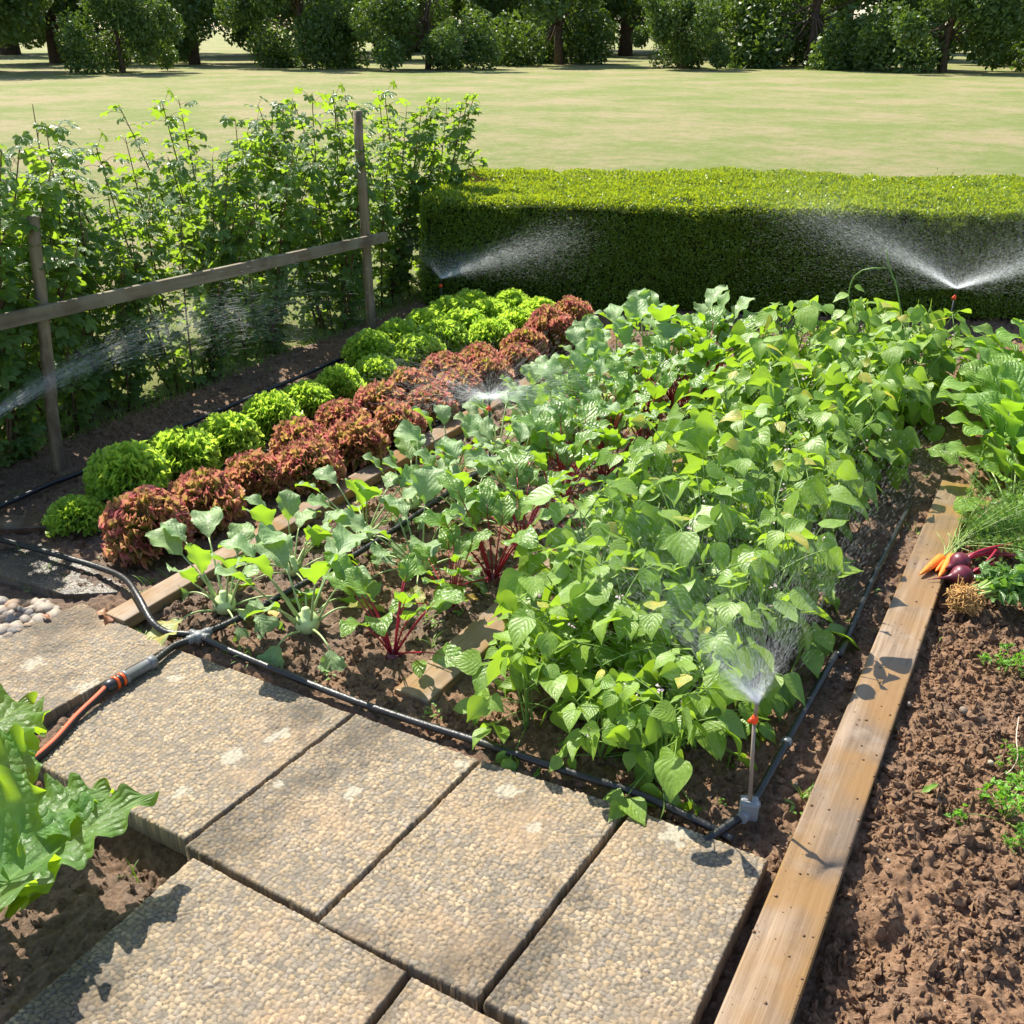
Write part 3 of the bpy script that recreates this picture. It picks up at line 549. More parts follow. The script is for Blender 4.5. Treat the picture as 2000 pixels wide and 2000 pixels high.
rpos=[(-2.60,1.985,.98,1.12),(-2.595,2.25,.92,1.05),(-2.60,2.52,.84,1),(-2.47,2.68,.88,.95),(-2.66,2.86,.80,1),(-2.45,2.98,.92,1.05),(-2.66,3.14,.85,1.05),(-2.44,3.26,.85,1.05),(-2.66,3.42,.85,1.05),(-2.45,3.53,.82,1),(-2.68,3.70,.85,1.05),(-2.47,3.80,.80,1),(-2.66,3.98,.85,1),(-2.46,4.08,.8,1),(-2.62,4.25,.85,1.02),(-2.44,4.36,.8,1),(-2.52,4.56,.9,1.1),(-2.5,4.82,.95,1.15),(-2.48,5.06,.95,1.15)]
rlab=['tall red tipped lettuce at the front of the red row, green inside','red lettuce second in the red row, right behind the front one','rounded red lettuce third in the red row']
for k,(x,y,s,sq) in enumerate(rpos):
    put(rl,used,k,x,y,s*(.97 if k<3 else .9+.14*h2(k,5)),rlab[k] if k<3 else f'crinkled red lettuce, {ORD[k]} from the front along the red row','lettuce','red lettuces beside the board',sq=sq*1.22)
# ------------------------------------------------------------------ kohlrabi
def kohlrabi(seed,n,spread,lean=0):
    r=rs(seed); g=thing('kohlrabi_plant',(0,0,0),'k','kohlrabi'); st=MB(); fo=MB()
    pr=[(.006,-.002),(.020,.004),(.033,.018),(.038,.035),(.036,.050),(.027,.062),(.014,.069),(.012,.085),(.003,.09)]
    MB().lathe(pr,20).build('bulb',M['bulb'],g)
    for i in range(n):
        a=i*2.39996+r.normal(0,.25); low=i<n*.35; el=R(r.uniform(5,25) if low else r.uniform(42,80)); l=(.10+.06*r.rand()) if low else (.13+.09*r.rand())
        zb=.02+.045*(i/n); rb=.037*math.sqrt(max(.05,1-((zb-.035)/.036)**2))*.9; p0=np.array([math.cos(a)*rb,math.sin(a)*rb,zb]); d=az(a,el)
        p1=p0+d*l*.6+UP*.015; p2=p0+d*l+np.array([0,0,-.02 if low else .0])
        P=bez(p0,p1,p2,7); st.tube(P,np.linspace(.0042,.0024,7),6)
        dd=P[-1]-P[-2]; dd/=np.linalg.norm(dd); L=(.10+.06*r.rand())*(1 if not low else .85); W=L*(.66+.18*r.rand())
        lf=blade(L,W,PK,r,14,4,r.uniform(.3,1.5),.2+.2*r.rand(),.16,2.5,.10,5)
        nn=-np.array([math.cos(a),math.sin(a),0])*math.sin(el)+UP*math.cos(el)+r.normal(0,.35,3)+UP*.3
        addl(fo,lf,P[-1],dd+np.r_[r.normal(0,.15,2),0],nn)
        # thin midrib
    st.build('leaf_stalks',M['kohlstem'],g); fo.build('foliage',M['kohl'],g); return g
kp=[kohlrabi(61+k,15,1) for k in range(5)]
used=set()
kpos=[(-2.09,1.83,.96),(-1.785,1.868,1.03),(-2.07,2.13,.85),(-1.70,2.35,.92),(-2.0,2.44,.9),(-2.0,2.74,.85),(-1.73,2.72,.92),(-2.0,3.02,.88),(-1.74,3.05,.95),(-1.98,3.36,.88),(-1.75,3.4,1.0),(-1.98,3.66,.9),(-1.75,3.75,1.0),(-1.97,3.97,.95),(-1.77,4.08,1.05),(-1.99,4.27,1.0),(-1.78,4.4,1.1),(-1.97,4.58,1.05),(-1.76,4.72,1.15),(-1.93,4.88,1.15),(-1.66,4.98,1.3)]
for k,(x,y,s) in enumerate(kpos):
    lab={0:'kohlrabi with a pale bulb beside the black elbow pipe, leftmost of the front pair',1:'kohlrabi with upright bright leaves right behind the four way pipe junction',3:'kohlrabi showing a flat pale bulb beside the first beetroots',20:'tallest kohlrabi, last of its row against the dark hedge'}.get(k,f'kohlrabi with wide grey green leaves, {ORD[k]} from the paving in the kohlrabi strip')
    put(kp,used,k,x,y,s,lab,'kohlrabi','kohlrabi plants along the middle pipe')
# ------------------------------------------------------------------ beetroot
def beet(seed,n,ht):
    r=rs(seed); g=thing('beetroot_plant',(0,0,0),'b','beetroot plant'); st=MB(); fo=MB()
    MB().lathe([(.004,-.03),(.022,-.015),(.028,.0),(.022,.016),(.012,.026),(.003,.03)],14).build('root',M['beetroot'],g)
    for i in range(n):
        a=i*2.39996+r.normal(0,.3); el=R(r.uniform(60,86)) if i>n*.12 else R(r.uniform(12,35)); l=ht*(.62+.4*r.rand()); d=az(a,el); p0=np.array([.011*math.cos(a),.011*math.sin(a),.018])
        P=bez(p0,p0+d*l*.55,p0+d*l+.25*l*az(a,0)*.5,7); st.tube(P,np.linspace(.0036,.0019,7),6)
        dd=P[-1]-P[-2]; L=.095+.06*r.rand(); W=L*(.55+.12*r.rand())
        lf=blade(L,W,PE,r,14,3,r.uniform(.6,1.8),.1+.2*r.rand(),.18,2.6,.03,5)
        nn=-az(a,0)*math.sin(el)+UP*math.cos(el)+UP*.35+r.normal(0,.3,3)
        addl(fo,lf,P[-1],dd,nn)
        q=bez(P[-1],P[-1]+dd/np.linalg.norm(dd)*L*.2,P[-1]+dd/np.linalg.norm(dd)*L*.34+np.array([0,0,-.004]),4)+UP*-.001; st.tube(q,[.0017,.0013,.001,.0006],4)
    st.build('leaf_stalks',M['beetstem'],g); fo.build('foliage',M['beet'],g); return g
bp=[beet(81+k,14,.26) for k in range(4)]
used=set()
for k,(x,y,s) in enumerate([(-1.488,1.90,.92),(-1.483,2.215,.8),(-1.458,2.43,1.05),(-1.50,2.70,1.0),(-1.46,2.9,1.05),(-1.55,3.13,1.1),(-1.46,3.32,1.1),(-1.56,3.55,1.1),(-1.45,3.72,1.12),(-1.56,3.96,1.12),(-1.44,4.12,1.15),(-1.55,4.32,1.15),(-1.44,4.5,1.15),(-1.50,4.72,1.15),(-1.36,4.86,1.15),(-1.30,4.3,1.05)]):
    put(bp,used,k,x,y,s,{0:'beetroot plant with bare red stalks standing alone nearest the front pipe'}.get(k,f'beetroot plant with crinkled leaves, {ORD[k]} from the paving in the beetroot row'),'beetroot plant','beetroot plants in their row')
# ------------------------------------------------------------------ bean plants
def bean(seed,ns,ht,spread,nl):
    r=rs(seed); g=thing('bean_plant',(0,0,0),'bean','bean plant'); st=MB(); fo=MB()
    def tri(p,d,s,hang):
        d=d/np.linalg.norm(d); hz=np.array([d[0],d[1],0]); hz/=np.linalg.norm(hz)+1e-9; sd=np.cross(hz,UP)
        for k,(off,ang) in enumerate(((.022,0),(0,1),(0,-1))):
            L=s*(.070+.048*r.rand())*(1.06 if k==0 else .95); W=L*(.74+.1*r.rand())
            a2=ang*R(72+r.uniform(-14,18)); dd=hz*math.cos(a2)+sd*math.sin(a2); pit=-hang+r.normal(0,.28); dd=dd*math.cos(pit)+UP*math.sin(pit)
            b0=p+d*off; lf=blade(L,W,PB,r,9,3,r.uniform(.1,.8),r.uniform(-.05,.35),.05,1.5)
            nn=UP*.8+.3*SUN+r.normal(0,.5,3)
            e=b0+dd*.006; st.tube(np.array([p,b0,e]),.0013,4,cap=False); addl(fo,lf,e,dd,nn)
    for s_ in range(ns):
        a=s_*2*np.pi/ns+r.normal(0,.4); top=np.array([math.cos(a)*spread*r.uniform(.2,.7),math.sin(a)*spread*r.uniform(.2,.7),ht*r.uniform(.75,1.05)])
        P=bez((r.normal(0,.012),r.normal(0,.012),-.02),np.array([top[0]*.25,top[1]*.25,top[2]*.6]),top,9); st.tube(P,np.linspace(.0042,.002,9),6)
        for q in range(nl):
            t=.10+.9*(q+.5*r.rand())/nl; k=min(7,int(t*8)); p=P[k]+(P[k+1]-P[k])*(t*8-k); aa=a+q*2.4+r.normal(0,.4)
            el=R(r.uniform(-12,40) if t<.5 else r.uniform(15,62)); l=(.12+.08*r.rand())*(1.1-.45*t); d=az(aa,el)
            e=p+d*l; m=p+d*l*.55+UP*.012; C=bez(p,m,e,5); st.tube(C,np.linspace(.0022,.0014,5),5,cap=False)
            e[2]=max(e[2],.045); tri(e,(C[-1]-C[-2]),(.80+.35*r.rand())*(1 if t<.85 else .75),.15+.75*(1-t)*r.rand()+.1)
    st.build('stems',M['beanstem'],g); fo.build('foliage',M['bean'],g)
    for q in range(3):
        fl=MB(); c=np.array([r.normal(0,spread*.4),r.normal(0,spread*.4),ht*r.uniform(.75,1.0)])
        for _ in range(4):
            p=c+r.normal(0,.007,3); d=r.normal(0,1,3); addl(fl,blade(.009,.008,PG,r,3,1,.8,.5),p,d,UP+r.normal(0,.5,3))
            st2=np.array([c-UP*.035,c-UP*.01,p])
        fl.tube(st2,.0009,4,mi=1); fl.build('flower',[M['petal'],M['beanstem']],g)
    return g
np_=[bean(101+k,4,.30,.17,5) for k in range(7)]
used=set()
r=rs(9); k=0
lab_b={}
for row,x0 in enumerate((-1.06,-.84,-.60)):
    for q in range(19):
        y=1.80+q*.178+r.normal(0,.02); x=x0+r.normal(0,.03)
        if row==0: x+=-.03 if y>2.35 else .085
        if row==2 and y>2.1: x-=.015
        if y>4.95: continue
        s=(.86 if q==0 else .97)+.03*(y-1.8)/3.1; s*=1+.10*r.normal()
        lab=f'bean plant in the {["row beside the muddy board","middle bean row","row beside the right hand pipe"][row]}, {ORD[q]} from the paving'
        if row==2 and q==0: lab='bean plant spreading its leaves just left of the near sprinkler'
        if row==0 and q==0: lab='bean plant leaning over the front end of the muddy board'
        o=put(np_,used,k,x,y,s,lab,'bean plant','dwarf bean plants in the bean rows',rz=r.rand()*6.28,sq=1.0+.02*q); k+=1
k0=k
for x,y,s_ in ((-.47,4.75,1.15),(-.44,5.0,1.2),(-.62,5.08,1.2),(-.80,5.1,1.2)):
    put(np_,used,k,x,y,s_,['bean plant at the far right end of the rows, nearest the long board','bean plant right in front of the far right hedge sprinkler','bean plant at the far end, left of the hedge sprinkler','bean plant at the far end under the bare twining shoots'][k-k0],'bean plant','dwarf bean plants in the bean rows',rz=k*1.3); k+=1
# long twining shoots above the far beans
sh=thing('bean_plant',(-.72,4.86,0),'tall bean plant with two bare twining shoots rising before the hedge','bean plant','dwarf bean plants in the bean rows')
def px3(x,y,Yd): # displayed pixel -> point at depth Y
    d=fw*F+rt*(x*2000/1932-1000)-up*(y*2000/1932-1000); return np.array([0,0,H])+d*(Yd/d[1])
b=MB(); o0=np.array([-.72,4.86,0])
P=np.array([px3(x,y,4.86) for x,y in ((1700,600),(1697,570),(1690,535),(1682,515),(1676,497),(1674,480),(1673,470))])-o0; b.tube(np.r_[[[0,0,0]],P],[.004]+[.0036]*6+[.002],6)
P=np.array([px3(x,y,4.86) for x,y in ((1600,560),(1605,535),(1613,520),(1627,510),(1645,506),(1675,506))])-o0; b.tube(np.r_[[[0,0,0]],P],[.004]+[.0034]*5+[.002],6)
b.build('twining_shoots',M['beanstem'],sh); fo=MB(); r=rs(77)
for (x,y,dx,s) in ((1600,555,-1,.085),(1612,540,1,.06),(1590,585,-.3,.09),(1620,590,.6,.09),(1605,610,.1,.1),(1640,600,.8,.1),(1690,590,-.5,.09),(1720,585,.6,.1)):
    addl(fo,blade(s,s*.75,PB,r,9,3,.4,.2,.05),px3(x,y,4.86)-o0,rt*dx+UP*-.3-np.array([0,.3,0]),UP*.7-np.array([0,.5,0])+.4*SUN)
fo.build('foliage',M['bean'],sh)
# ------------------------------------------------------------------ turnips at the right edge
def turnip(seed,n):
    r=rs(seed); g=thing('turnip_plant',(0,0,0),'t','turnip plant'); st=MB(); fo=MB()
    for i in range(n):
        a=i*2.39996+r.normal(0,.3); el=R(r.uniform(32,82)); l=.15+.17*r.rand(); d=az(a,el); p0=np.array([.012*math.cos(a),.012*math.sin(a),.0]); P=bez(p0,p0+d*l*.6+UP*.02,p0+d*l,6); st.tube(P,np.linspace(.004,.0025,6),6)
        L=.15+.09*r.rand(); lf=blade(L,L*.66,PT,r,14,4,r.uniform(.5,1.4),.15,.17,2.5,.09,6); addl(fo,lf,P[-1],P[-1]-P[-2],-az(a,0)*math.sin(el)+UP*.9+r.normal(0,.3,3))
    st.build('leaf_stalks',M['kohlstem'],g); fo.build('foliage',M['turnip'],g); return g
tp=[turnip(131+k,26) for k in range(2)]; used=set()
for k,(x,y,s) in enumerate([(.02,3.86,1.0),(.0,4.2,1.05),(-.02,4.55,1.08),(.06,4.9,1.1),(.02,5.25,1.1),(.16,4.05,1.),(.22,4.6,1.0)]):
    put(tp,used,k,x,y,s,['leafy turnip plant right above the carrot tops, at the end of the board','leafy turnip plant second behind the carrot tops','leafy turnip plant third behind the carrot tops','leafy turnip plant fourth behind the carrot tops, toward the hedge','farthest leafy turnip plant, close to the hedge','leafy turnip plant at the right picture edge behind the carrot tops','leafy turnip plant at the right picture edge farther back'][k],'turnip plant','turnip plants right of the beans')
# ------------------------------------------------------------------ rhubarb in the near left corner
def rhubarb():
    base=np.array([*D(-40,1700)[:2],-.05]); g=thing('rhubarb_plant',base,'large leafy rhubarb plant in the near left corner with jagged leaves','rhubarb'); st=MB(); fo=MB(); r=rs(8)
    for (bx,by,bz,tx,ty,tz,W,nx,dr) in ((20,1665,.10,272,1508,.17,.15,(-.2,-.5,.8),.35),(60,1560,.14,205,1500,.13,.15,(0,.1,1),.8),(-60,1560,.22,70,1500,.30,.21,(.5,-.5,.6),.7),(-70,1480,.2,62,1420,.2,.2,(.4,-.6,.7),.9),(-60,1420,.2,58,1325,.2,.2,(.3,-.2,.9),.9),(-20,1640,.12,70,1680,.05,.2,(.2,.2,1),.7),(-60,1740,.18,130,1600,.02,.17,(-.1,-.2,1),.5)):
        p=D(bx,by,bz)-base; q=D(tx,ty,tz)-base; L=np.linalg.norm(q-p)*1.12
        d=(q-p)/np.linalg.norm(q-p); nn=np.array(nx); nl=nn-d*(nn@d); nl/=np.linalg.norm(nl)
        lf=blade(L,W*1.25,PR,r,54,6,dr,.18,.22,4,.13,9); addl(fo,lf,p,d+nl*dr*.42,nl)
        st.tube(bez((0,0,0),p*.5+np.array([0,0,.05]),p+d*.01,8),np.linspace(.011,.006,8),8)
        st.tube(bez(p,p+(d+nl*dr*.4)*L*.3,q-nl*.006,8)[:6]-nl*.004,np.linspace(.005,.0015,6),6)
    st.build('leaf_stalks',M['rhubstem'],g); fo.build('foliage',M['rhub'],g)
rhubarb()
# ------------------------------------------------------------------ water pipes
def smooth(P,n=40):
    P=np.asarray(P,float); t=np.linspace(0,len(P)-1,n); Q=np.r_[[2*P[0]-P[1]],P,[2*P[-1]-P[-2]]]; o=[]
    for s in t:
        i=min(int(s),len(P)-2); f=s-i; a,b,c,d=Q[i:i+4]; o.append(.5*(2*b+(c-a)*f+(2*a-5*b+4*c-d)*f*f+(-a+3*b-3*c+d)*f**3))
    return np.array(o)
def lie(P,r,n=60,zf=None): # pipe resting on the ground
    Q=smooth(P,n)
    return Q
PR_=.0105
def pipe(name,P,label,r=PR_,n=50,rings=()):
    g=thing(name,tuple(np.asarray(P[0])),label,'water pipe'); o=np.asarray(P[0],float); Q=smooth(P,n)-o; MB().tube(Q,r,12).build('pipe_body',M['black'],g)
    for f in rings:
        i=int(f*(len(Q)-2)); d=Q[i+1]-Q[i]; c=Q[i]; b=MB().lathe([(r*1.02,-.009),(r*1.35,-.008),(r*1.35,.008),(r*1.02,.009)],14,c,d)
        b.tube(np.array([c+[0,0,-.002],c+[.004,0,-.05]]),.004,6); b.build('pipe_peg',M['grey'],g)
    return g
J=G(388,1243,.02)
zf=.014
pipe('black_water_pipe',[J+[.02,0,0],G(470,1280,.018),G(700,1372,.016),(-1.02,1.662,zf+.004),(-.8,1.672,.02),(-.62,1.69,.016),(-.45,1.69,.0),(-.38,1.685,-.01)],'black water pipe along the paving edge, running from the junction to the near sprinkler')
pipe('black_water_pipe',[(-.433,1.64,.0),(-.395,1.72,.008),(-.372,1.79,.012),(-.36,2.1,.016),(-.345,2.5,.012),(-.335,2.55,.014),(-.34,3.1,.016),(-.333,3.64,.012)],'black water pipe between the beans and the long board',rings=(.42,))
pipe('black_water_pipe',[J+[.004,.02,0],J+[.03,.12,0],(-1.965,1.95,.02),(-1.93,2.4,.012),(-1.93,3.2,.012),(-1.93,4.2,.012),(-1.93,4.9,.012)],'black water pipe running under the kohlrabi leaves up the middle of the bed',rings=(.03,))
pipe('black_water_pipe',[G(-60,1045,.02),D(0,1018,.02),D(90,1042,.022),D(185,1070,.03),D(235,1092,.05),D(262,1128,.06),D(285,1170,.04),D(312,1192,.022),D(345,1196,.02),J+[-.02,.0,0]],'black water pipe bending in an elbow over the wet board to the junction')
pipe('black_water_pipe',[(-3.39,1.72,.012),D(0,955,.012),D(90,915,.012),D(155,890,.012),(-3.38,2.7,.01),(-3.38,3.5,.012),(-3.385,4.0,.012),(-3.385,4.45,.012),(-3.40,5.1,.01)],'black water pipe along the dark soil left of the green lettuces',rings=(.055,))
pipe('black_water_pipe',[G(303,1290,.026),G(340,1262,.022),J+[-.005,-.02,0]],'short black water pipe joining the grey connector to the junction')
def junction():
    g=thing('pipe_junction',J,'grey ribbed four way pipe junction where the black pipes cross','pipe junction'); b=MB()
    b.lathe([(.006,-.016),(.017,-.014),(.0175,.008),(.014,.014),(.004,.0155)],16); b.build('hub',M['ltgrey'],g)
    for d in ((1,.25,0),(.15,1,0),(-1,.05,0),(-.35,-1,0)):
        d=np.array(d)/np.linalg.norm(d); q=MB().lathe([(.0125,0),(.0135,.008),(.0135,.024),(.0118,.026)],14,d*.010,d)
        for k in range(3): q.lathe([(.0138,0),(.0146,.001),(.0146,.003),(.0138,.004)],14,d*(.014+.007*k),d)
        q.build('socket',M['grey'],g)
junction()
# connector + orange hose
A=G(303,1290,.026); B=G(205,1345,.03); dirc=(A-B)/np.linalg.norm(A-B)
g=thing('hose_connector',B,'grey and black hose connector with two orange rings lying on the big slab','hose connector'); Lc=np.linalg.norm(A-B)
MB().lathe([(.011,.0),(.0165,.002),(.0185,.016),(.0185,.026),(.016,.030)],18,(0,0,0),dirc).build('ribbed_nut',M['dark'],g)
for z0 in (.030,.050): MB().lathe([(.0165,z0),(.0195,z0+.001),(.0195,z0+.008),(.0165,z0+.009)],18,(0,0,0),dirc).build('ring',M['orange'],g)
MB().lathe([(.0155,.039),(.018,.040),(.018,.049),(.0155,.050)],18,(0,0,0),dirc).build('sleeve',M['dark'],g)
MB().lathe([(.0165,.059),(.0205,.060),(.0205,.070),(.0165,.0705),(.0165,Lc-.024),(.0165,Lc-.0235)],18,(0,0,0),dirc).build('pipe_adapter',M['grey'],g)
MB().lathe([(.0160,Lc-.0236),(.0195,Lc-.022),(.0195,Lc-.002),(.0115,Lc)],18,(0,0,0),dirc).build('end_collar',M['grey'],g)
hp=[B+dirc*.006,G(190,1362,.028),G(150,1400,.02),G(105,1450,.017),G(58,1490,.018),G(38,1512,.012),G(20,1545,-.02),G(55,1558,-.045),G(30,1548,-.045),G(0,1540,-.04),G(-60,1535,-.03)]
hp=[B+dirc*.006,G(190,1362,.028),G(150,1400,.02),G(105,1450,.017),G(52,1494,.018),G(15,1515,.0),G(-15,1530,-.025),G(0,1542,-.04),G(28,1552,-.042),G(62,1568,-.05)]
tag(MB().tube(smooth(hp[:7],60),.0105,16).build('orange_hose',M['hose']),'orange garden hose with black stripes running off the slab edge','garden hose')
tag(MB().tube(smooth([G(-80,1520,-.03),G(-10,1538,-.035),G(30,1552,-.038),G(70,1574,-.048)],30),.0105,16).build('orange_hose',M['hose']),'short stretch of orange striped hose in the soil under the rhubarb leaf','garden hose')
# grey pipe stub near the corner
o0=G(172,1620,-.04); tag(MB().lathe([(.009,-.02),(.0115,-.019),(.0115,.0),(.0135,.001),(.0135,.016),(.010,.0165)],14,o0,(-.8,.35,.25)).build('pipe_stub',M['grey']),'small grey pipe stub in the soil in front of the big slab','pipe stub')
# ------------------------------------------------------------------ sprinklers and their water
def sprinkler(x,y,z0,zn,label,rod='rod',dx=0,dy=0,block=True):
    g=thing('sprinkler',(x,y,z0),label,'sprinkler','sprinklers on thin risers'); h=zn-z0
    if block:
        b=MB().box((0,0,.012),(.042,.036,.050),R(20),.005); b.lathe([(.014,-.034),(.0145,.034)],12,(0,0,.004),(.2,1,0)); b.build('base_block',M['ltgrey'],g,smooth=False)
    q=np.array([dx,dy,h-.055]); MB().tube(np.array([[0,0,.03],q*.5+[0,0,.015],q]),[.0048,.0045,.004],10).build('riser',M[rod],g)
    b=MB().lathe([(.004,0),(.0075,.004),(.0085,.012),(.006,.022),(.004,.024)],10,q-[0,0,.002],(0,0,1)); b.tube(np.array([q+[-.004,-.004,.014],q+[-.010,-.008,.004]]),.0045,8); b.build('valve',M['red'],g)
    MB().lathe([(.0045,0),(.0050,.018),(.0038,.026),(.0042,.031),(.002,.033)],10,q+[0,0,.0222],(0,0,1)).build('nozzle',M['dark' if rod=='dark' else 'rod'],g)
    return np.array([x+dx,y+dy,zn])
def spray(p,a0,a1,el,spd,N,n,label,seed,smax=1.0,wd=.0002,els=R(3.5),solid=0.,fade=1.5,ln=.018):
    r=rs(seed); b=MB(); M_=N*n; a=np.repeat(a0+(a1-a0)*r.rand(N),n); e=np.repeat(np.where(r.rand(N)<solid,R(4)+(el-R(4))*r.rand(N),el+r.normal(0,els,N)),n)
    v=np.stack([np.cos(a)*np.cos(e),np.sin(a)*np.cos(e),np.sin(e)],-1)*(spd*np.repeat(.9+.2*r.rand(N),n))[:,None]
    t0=smax/spd*r.rand(M_)**fade*(.75+.35*r.rand(M_)); dt=ln*(.35+r.rand(M_))/spd; g=np.array([0,0,-4.9])
    j=r.normal(0,1,(M_,3))*(.002+.035*(t0*spd)[:,None]**1.3)
    P0=p+v*t0[:,None]+g*(t0**2)[:,None]+j; P1=p+v*(t0+dt)[:,None]+g*((t0+dt)**2)[:,None]+j
    k=P0[:,2]>.02; P0=P0[k]; P1=P1[k]; w_=(wd*(.5+r.rand(len(P0))))[:,None]
    d=P1-P0; d/=np.linalg.norm(d,axis=1)[:,None]; s=np.cross(d,r.normal(0,1,d.shape)); s/=np.linalg.norm(s,axis=1)[:,None]; t=np.cross(d,s)
    ring=[s*w_,(-.5*s+.87*t)*w_,(-.5*s-.87*t)*w_]; VV=np.stack([P0+q for q in ring]+[P1+q for q in ring],1).reshape(-1,3); k=np.arange(len(P0))[:,None]*6
    b.add(VV,np.concatenate([k+[0,1,4,3],k+[1,2,5,4],k+[2,0,3,5]])); tag(b.build('water_spray',M['water']),label,'water spray','water sprays')
gz=ground_z(-.375,1.78)
n1=sprinkler(-.372,1.765,.012,.317,'near sprinkler with a red valve on a grey block beside the long board','rod',-.016,.006)
n2=sprinkler(-1.93,3.2,.012,.305,'sprinkler half hidden among the kohlrabi leaves in the middle of the bed','dark')
n3=sprinkler(-3.42,5.10,.0,.236,'dark sprinkler with a red valve in front of the hedge corner','dark')
n4=sprinkler(-.475,5.35,.0,.473,'dark sprinkler behind the far end of the bean rows','dark')
spray(n1,R(68),R(205),R(43),5.5,1200,26,'fan of water from the near sprinkler over the bean plants',1,.85,.00013,R(3.5),.18,1.6,.010)
spray(n2,R(0),R(360),R(16),5,500,24,'bright burst of water from the sprinkler among the kohlrabi',2,.5,.0002,R(9),0,1.7,.02)
spray(n3,R(-10),R(155),R(23),7,2600,28,'fan of water in front of the left corner of the hedge',3,1.0,.00014,R(4),.12,1.1,.012)
spray(n4,R(-60),R(250),R(28),7,3000,30,'wide fan of water in front of the hedge at the right',4,1.15,.00014,R(3.5),.12,1.1,.012)
spray(np.array([-3.40,1.80,.28]),R(89.5),R(92.5),R(17),6.2,80,80,'long low jet of water shooting in front of the currant bushes from the left',5,2.3,.00028,R(1.5),0,1.0,.05)
# ------------------------------------------------------------------ harvested vegetables on the board
def carrot(p,q,rad,label):
    p=np.array(p);q=np.array(q); L=np.linalg.norm(q-p); d=(q-p)/L; g=thing('carrot',p,label,'carrot','harvested carrots')
    pr=[(.004,-.002),(rad*.7,.0),(rad,.010)]+[(rad*(1-.72*t**1.4)*(1+.03*math.sin(t*40)),.010+(L-.018)*t) for t in np.linspace(.1,.95,12)]+[(.0015,L)]
    MB().lathe(pr,14,(0,0,0),d).build('root',M['carrot'],g)
    b=MB(); r=rs(int(L*9999))
    for k in range(5):
        e=-d*(.10+.03*r.rand())+np.array([r.normal(0,.025),r.normal(0,.025),.02+.03*r.rand()]); b.tube(bez((0,0,0),-d*.05+UP*.01,e,6),np.linspace(.0022,.0012,6),5)
    b.build('leaf_stalks',M['celstem'],g)
zt=.03
S6=lambda x,y,z: G(1700+x/6.44,1000+y/6.44,z)
carrot(S6(905,570,.052),S6(618,790,.042),.017,'long orange carrot lying across the board, leftmost of the carrots')
carrot(S6(935,620,.048),S6(820,745,.042),.012,'short orange carrot in the middle of the three carrots')
carrot(S6(1040,560,.056),S6(860,820,.042),.018,'orange carrot partly under the upper beetroot')
def beetball(c,rad,tail,stalkend,label,seed):
    c=np.array(c); g=thing('beetroot',c,label,'beetroot','harvested beetroots'); tv=np.array(tail)-c; L=np.linalg.norm(tv); d=tv/L
    pr=[(.004,-rad*1.02)]+[(rad*math.sin(t),-rad*math.cos(t)) for t in np.linspace(.35,2.2,12)]+[(rad*.42,rad*.98),(rad*.2,rad*1.25),(.004,rad*1.7),(.002,L*.75),(.0008,L)]
    MB().lathe(pr,22,(0,0,0),d).build('root',M['beetroot'],g); b=MB(); r=rs(seed)
    for k in range(6):
        e=np.array(stalkend)-c+r.normal(0,.012,3); m=-d*rad*2+UP*.02+r.normal(0,.008,3); b.tube(bez(-d*rad*.9+r.normal(0,.004,3),m,e,9),np.linspace(.0062,.0042,9),7)
    b.build('leaf_stalks',M['beetstem'],g)
beetball(S6(1125,630,.07),.033,S6(900,740,.05),S6(1800,500,.075),'upper harvested beetroot with long crimson stalks, resting on the carrots',1)
beetball(S6(1150,800,.045),.036,S6(720,850,.038),S6(1600,590,.07),'lower harvested beetroot with a thin tail reaching over the board',2)
def celeriac():
    c=S6(1190,1090,.035); g=thing('celeriac',c,'celeriac with a tangle of tan roots lying on the earth beside the board','celeriac'); r=rs(4)
    pr=[(.008,-.03)]+[(.036*math.sin(t),-.034*math.cos(t)) for t in np.linspace(.4,2.7,9)]+[(.008,.036)]; MB().lathe(pr,16,(0,0,0),(.5,.6,.3)).build('bulb',M['celroot'],g)
    b=MB()
    for k in range(190):
        d=r.normal(0,1,3); d[1]-=.5; d[0]-=.2; d/=np.linalg.norm(d); p=d*.033; s=np.cross(d,r.normal(0,1,3)); s/=np.linalg.norm(s)
        q=d*(.040+.012*r.rand())+s*.015; e=q+s*(.012+.018*r.rand())+d*r.normal(-.004,.008); e[2]=max(e[2],-.034); b.tube(bez(p,q,e,6),np.linspace(.0030,.0012,6),5)
    b.build('root_tangle',M['celroot'],g); st=MB(); fo=MB()
    lf=[polar_leaf(1,r,3,.5,.12,3,15,.5,.5,1.6) for _ in range(4)]
    for k in range(15):
        d=np.array([.75+r.normal(0,.12),.62+r.normal(0,.22),.12+abs(r.normal(0,.12))]); p=np.array([.02,.022,.01])+r.normal(0,.007,3); e=p+d*(.13+.13*r.rand()); P=bez(p,p+d*.09+UP*.012,e,7); st.tube(P,np.linspace(.006,.003,7),7)
        for q in range(9):
            t=.55+.45*r.rand(); pt=P[min(6,int(t*6))]+r.normal(0,.02,3); pt[2]=max(pt[2],-.02); V,Fs,UV=lf[r.randint(4)]; fo.add(place(V*(.036+.022*r.rand()),pt,d+r.normal(0,.6,3),UP+r.normal(0,.5,3)),Fs,UV)
    st.build('leaf_stalks',M['celstem'],g); fo.build('foliage',M['celery'],g)
celeriac()
